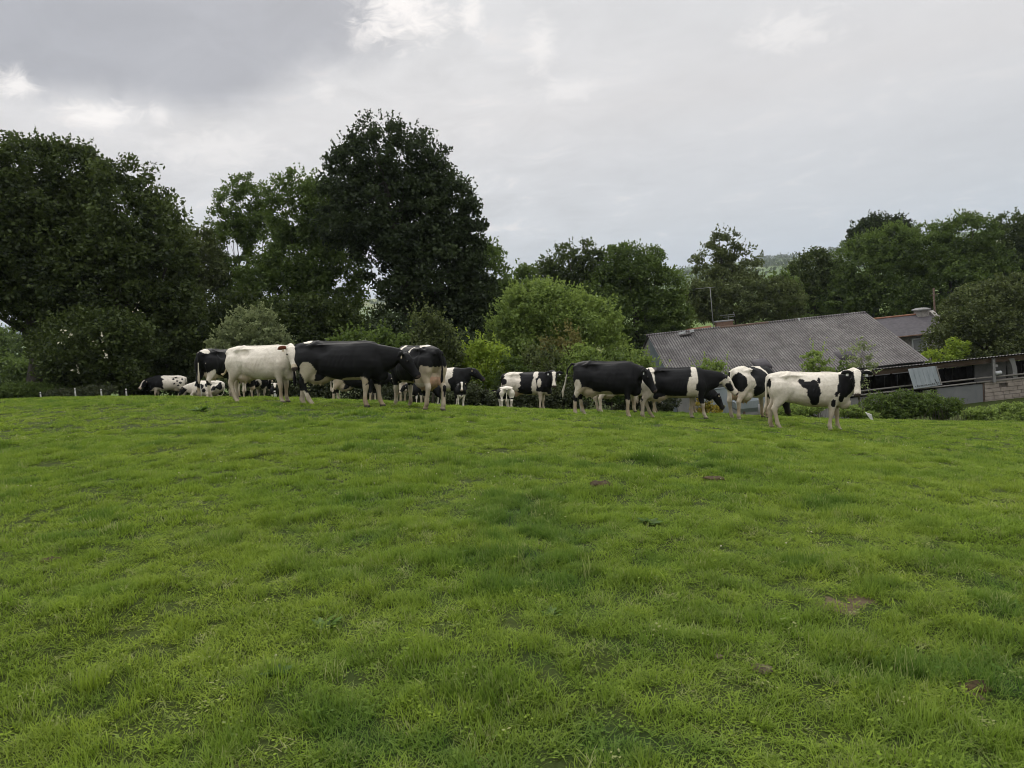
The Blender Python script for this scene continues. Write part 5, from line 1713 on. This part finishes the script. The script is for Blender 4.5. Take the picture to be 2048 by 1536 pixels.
def stake(label, px, d, top, w, mat=STAKE, tilt=0.0, cap=True, group='fence stakes along the far edge'):
    b = on_ground(px, d)
    h = at(px, top, d)[2] - b[2]
    root = empty('fence_stake', b)
    MB().tube([(0, 0, -.2), (tilt * .5, 0, h * .5), (tilt, 0, h)], [w, w * .95, w * .8], 8).build('post', mat, root, True)
    if cap:
        MB().tube([(tilt * .86 - w * 1.6, -w, h * .86), (tilt * .86 + w * 1.6, -w, h * .86)], [w * .5, w * .5], 6).build('insulator', DARKWOOD, root)
    tag(root, label, 'fence stake', group)
    return b + np.array([tilt * .86, 0, h * .86])


tops = []
for px, d, h, lab in ((82, 36, 784, 'dim fence stake in the shade under the oak'), (152, 35, 776, 'white fence stake beside the dry brown weeds'),
                      (204, 34, 778, 'white fence stake between two others below the oak'), (254, 33.5, 777, 'white fence stake nearest the speckled cow')):
    tops.append(stake(lab, px, d, h, .036, tilt=.03))
tops.append(stake('short pale stake behind the legs of the white cow', 552, 30.5, 781, .05))
tops.append(stake('tall thin pale stake beside the hidden black cow', 404, 30, 742, .03, tilt=-.02))
stake('mottled white post behind the raised tail of the black cow', 1163, 22.2, 768, .035, cap=False)
stake('stubby pale post under the belly of the grazing cow', 1521, 26.5, 808, .07, mat=CONC, cap=False)

def cow_pat(name, label, px, py, w, mat, seed, lumps=6, h=.05):
    r = np.random.default_rng(seed)
    c = cast(px, py)
    mb = MB()
    rings = []
    for k, (s, z) in enumerate(((1.0, -.02), (.98, .3), (.8, .75), (.5, .95), (.15, 1.0))):
        rings.append([np.array([w * s * math.cos(t) * (1 + .22 * math.sin(3 * t + seed)), w * .75 * s * math.sin(t) * (1 + .18 * math.cos(2 * t + seed)), h * z + (r.normal(0, h * .05) if k else 0)]) for t in np.arange(14) * 2 * math.pi / 14])
    mb.rings(rings)
    for _ in range(lumps):
        a = ell((0, 0, 0), (w * r.uniform(.15, .35), w * r.uniform(.12, .3), h * r.uniform(.3, .55)), 9, 6)
        q = np.array([r.uniform(-.75, .75) * w, r.uniform(-.6, .6) * w, h * r.uniform(.2, .75)])
        mb.add([np.asarray(v) + q for v in a.v], a.f)
    o = link(name, mb.mesh(name, mat), None, c)
    n = ground_normal(c[0], c[1])
    o.rotation_euler = Vector((0, 0, 1)).rotation_difference(Vector(n)).to_euler()
    tag(o, label, 'cow pat', 'cow pats in the grass')


cow_pat('cow_pat', 'small dark brown heap of dung in the middle of the field', 1200, 976, .11, DUNG, 1, 9, .05)
cow_pat('cow_pat', 'bleached flat cow pat among long grass', 1522, 1340, .050, PALEDUNG, 2, 4, .022)
cow_pat('cow_pat', 'little grey dung crumb beside the bleached cow pat', 1438, 1326, .024, PALEDUNG, 3, 3, .012)
cow_pat('cow_pat', 'dark wet cow pat in a hollow under arching grass', 1955, 1374, .06, DUNG, 4, 5, .016)
cow_pat('cow_pat', 'old dark pat pressed into the turf beyond the tussocks', 1430, 958, .11, DUNG, 5, 4, .02)
cow_pat('cow_pat', 'dark crumbled pat by the dark tussock in open turf', 98, 1130, .07, DUNG, 6, 6, .02)

# broad-leaved weeds that the herd leaves standing
L_DOCK = leaf_mat('dock_leaf', (0.040, 0.075, 0.012), (0.085, 0.150, 0.022), 0.3)


def dock_mesh(seed):
    r = np.random.default_rng(seed)
    V, F, T = [], [], []
    for k in range(26):
        a = r.uniform(0, 2 * math.pi)
        L, w = r.uniform(.05, .12), r.uniform(.014, .026)
        lift = r.uniform(.25, 1.0)
        out = np.array([math.cos(a), math.sin(a), 0])
        sd = np.array([-math.sin(a), math.cos(a), r.normal(0, .2)])
        b = np.array([r.normal(0, .02), r.normal(0, .02), 0])
        i0 = len(V)
        tn = r.random()
        for t, ws in ((0, .25), (.35, 1.0), (.7, .85), (1.0, .15)):
            c = b + out * L * t + np.array([0, 0, 1]) * L * (lift * t - .55 * lift * t * t + .1)
            V += [c - sd * w * ws, c + sd * w * ws]
            T += [tn, tn]
        F += [(i0 + 2 * j, i0 + 2 * j + 1, i0 + 2 * j + 3, i0 + 2 * j + 2) for j in range(3)]
    return mesh_np('dock_weed', np.array(V), np.array(F), L_DOCK, False, {'tint': ('FLOAT', np.array(T))})


DOCKS = [dock_mesh(k) for k in range(3)]
for k, (px, py, sc, lab) in enumerate(((655, 1255, .7, 'dark weed tuft standing in open turf between bare scrapes'), (555, 1358, .6, 'small dark weed tuft close to a trodden hollow'),
                                      (402, 826, 1.9, 'large-leaved dock plant on the crest below the white cow'), (1105, 1240, .55, 'small weed tuft halfway between dung heap and bleached cow pat'),
                                      (1300, 1052, .8, 'weed tuft in the lush dark strip beyond the dung heap'))):
    c = cast(px, py)
    o = link('dock_weed', DOCKS[k % 3], None, c)
    o.scale = (sc, sc, sc * .9)
    o.rotation_euler = (0, 0, k * 1.7)
    tag(o, lab, 'weed', 'broad-leaved weeds across the pasture')

# the farm yard clutter glimpsed below the cows
r = np.random.default_rng(8)
b = on_ground(1432, 34)
root = empty('tin_trough', b)
zt = at(1432, 776, 34)[2] - b[2]
for k in range(6):
    MB().box((-.62 + .25 * k, .01 * (k % 2), zt / 2 - .1), (.245, .03, zt + .2)).build('panel', TIN, root)
MB().tube([(-.78, 0, zt), (.9, 0, zt - .03)], [.04, .04], 8).build('rim', TIN, root, True)
tag(root, 'grey corrugated tin panel behind the chin of the patched cow', 'tin panel')
b = on_ground(1512, 33)
root = empty('cattle_trailer', b)
zt = at(1512, 795, 33)[2] - b[2]
MB().rings([[(x, y, zt - .25 + z) for x, y in ((-1.0 * s, -.5 * s), (1.0 * s, -.5 * s), (1.0 * s, .5 * s), (-1.0 * s, .5 * s))] for s, z in ((.7, -.3), (.95, -.1), (1.0, .22), (.96, .22), (.9, -.05))]).build('tub', TIN, root)
for x in (-.6, .6):
    for y in (-.35, .35):
        MB().beam((x, y, -.1), (x, y, zt - .4), .08, .08).build('leg', WOOD, root)
MB().tube([(.7, -.52, zt - .1), (1.25, -.52, zt - .45), (1.35, -.5, .1)], [.03, .03, .03], 6).build('pipe', DARKWOOD, root)
root.name = 'water_trough'
tag(root, 'grey metal water trough behind the legs of the grazing cow', 'trough')


# white clover heads and fallen petals, too many and small to count
def clover_heads():
    r = np.random.default_rng(9)
    n = 260
    rad = np.sqrt(r.uniform(3.2 ** 2, 17 ** 2, n))
    a = r.uniform(-.72, .72, n)
    x, y = rad * np.sin(a), rad * np.cos(a)
    k = vnoise(np.column_stack((x, y)), .5, 55, 2) > .5
    x, y = x[k], y[k]
    z = ground_z(x, y) + r.uniform(.05, .075, len(x))
    base = ell((0, 0, 0), (.006, .006, .005), 6, 3)
    bv, bf = np.array(base.v), [f for f in base.f if len(f) == 4]
    V = (np.column_stack((x, y, z))[:, None] + bv[None] * r.uniform(.7, 1.3, len(x))[:, None, None]).reshape(-1, 3)
    F = (np.array(bf)[None] + (np.arange(len(x)) * len(bv))[:, None, None]).reshape(-1, 4)
    o = link('clover_flowers', mesh_np('clover_flowers', V, F, L_CREAM, True, {'tint': ('FLOAT', np.full(len(V), .6))}))
    o['kind'] = 'stuff'
    o['label'] = 'tiny white clover heads scattered through the pasture'
    o['category'] = 'flowers'


clover_heads()

# a white-winged scrap caught in the nettles
c = on_ground(1741, 25.2)
root = link('litter_scrap', MB().add([(-.16, 0, .30), (-.02, -.02, .06), (.10, 0, .0), (.06, .02, .20), (-.15, .03, .31), (-.01, .02, .07), (.11, .03, .01), (.07, .05, .21)],
            [(0, 1, 2, 3), (7, 6, 5, 4), (0, 4, 5, 1), (1, 5, 6, 2), (2, 6, 7, 3), (3, 7, 4, 0)]).mesh('litter_scrap', STAKE), None, c)
tag(root, 'crumpled white scrap lying at the foot of the nettles', 'litter')


# ---------------------------------------------------------------- the air
def build_haze():
    m = bpy.data.materials.new('haze')
    m.use_nodes = True
    t = m.node_tree
    t.nodes.clear()
    pv = t.nodes.new('ShaderNodeVolumePrincipled')
    pv.inputs['Color'].default_value = (0.80, 0.88, 1.0, 1)
    pv.inputs['Density'].default_value = 0.0001
    pv.inputs['Anisotropy'].default_value = 0.2
    out = t.nodes.new('ShaderNodeOutputMaterial')
    t.links.new(pv.outputs[0], out.inputs['Volume'])
    o = link('haze', MB().box((0, 0, 85), (15000, 15000, 240)).mesh('haze', m))
    o['kind'] = 'stuff'
    o['label'] = 'thin blue summer haze over the far hills'
    o['category'] = 'haze'


build_haze()
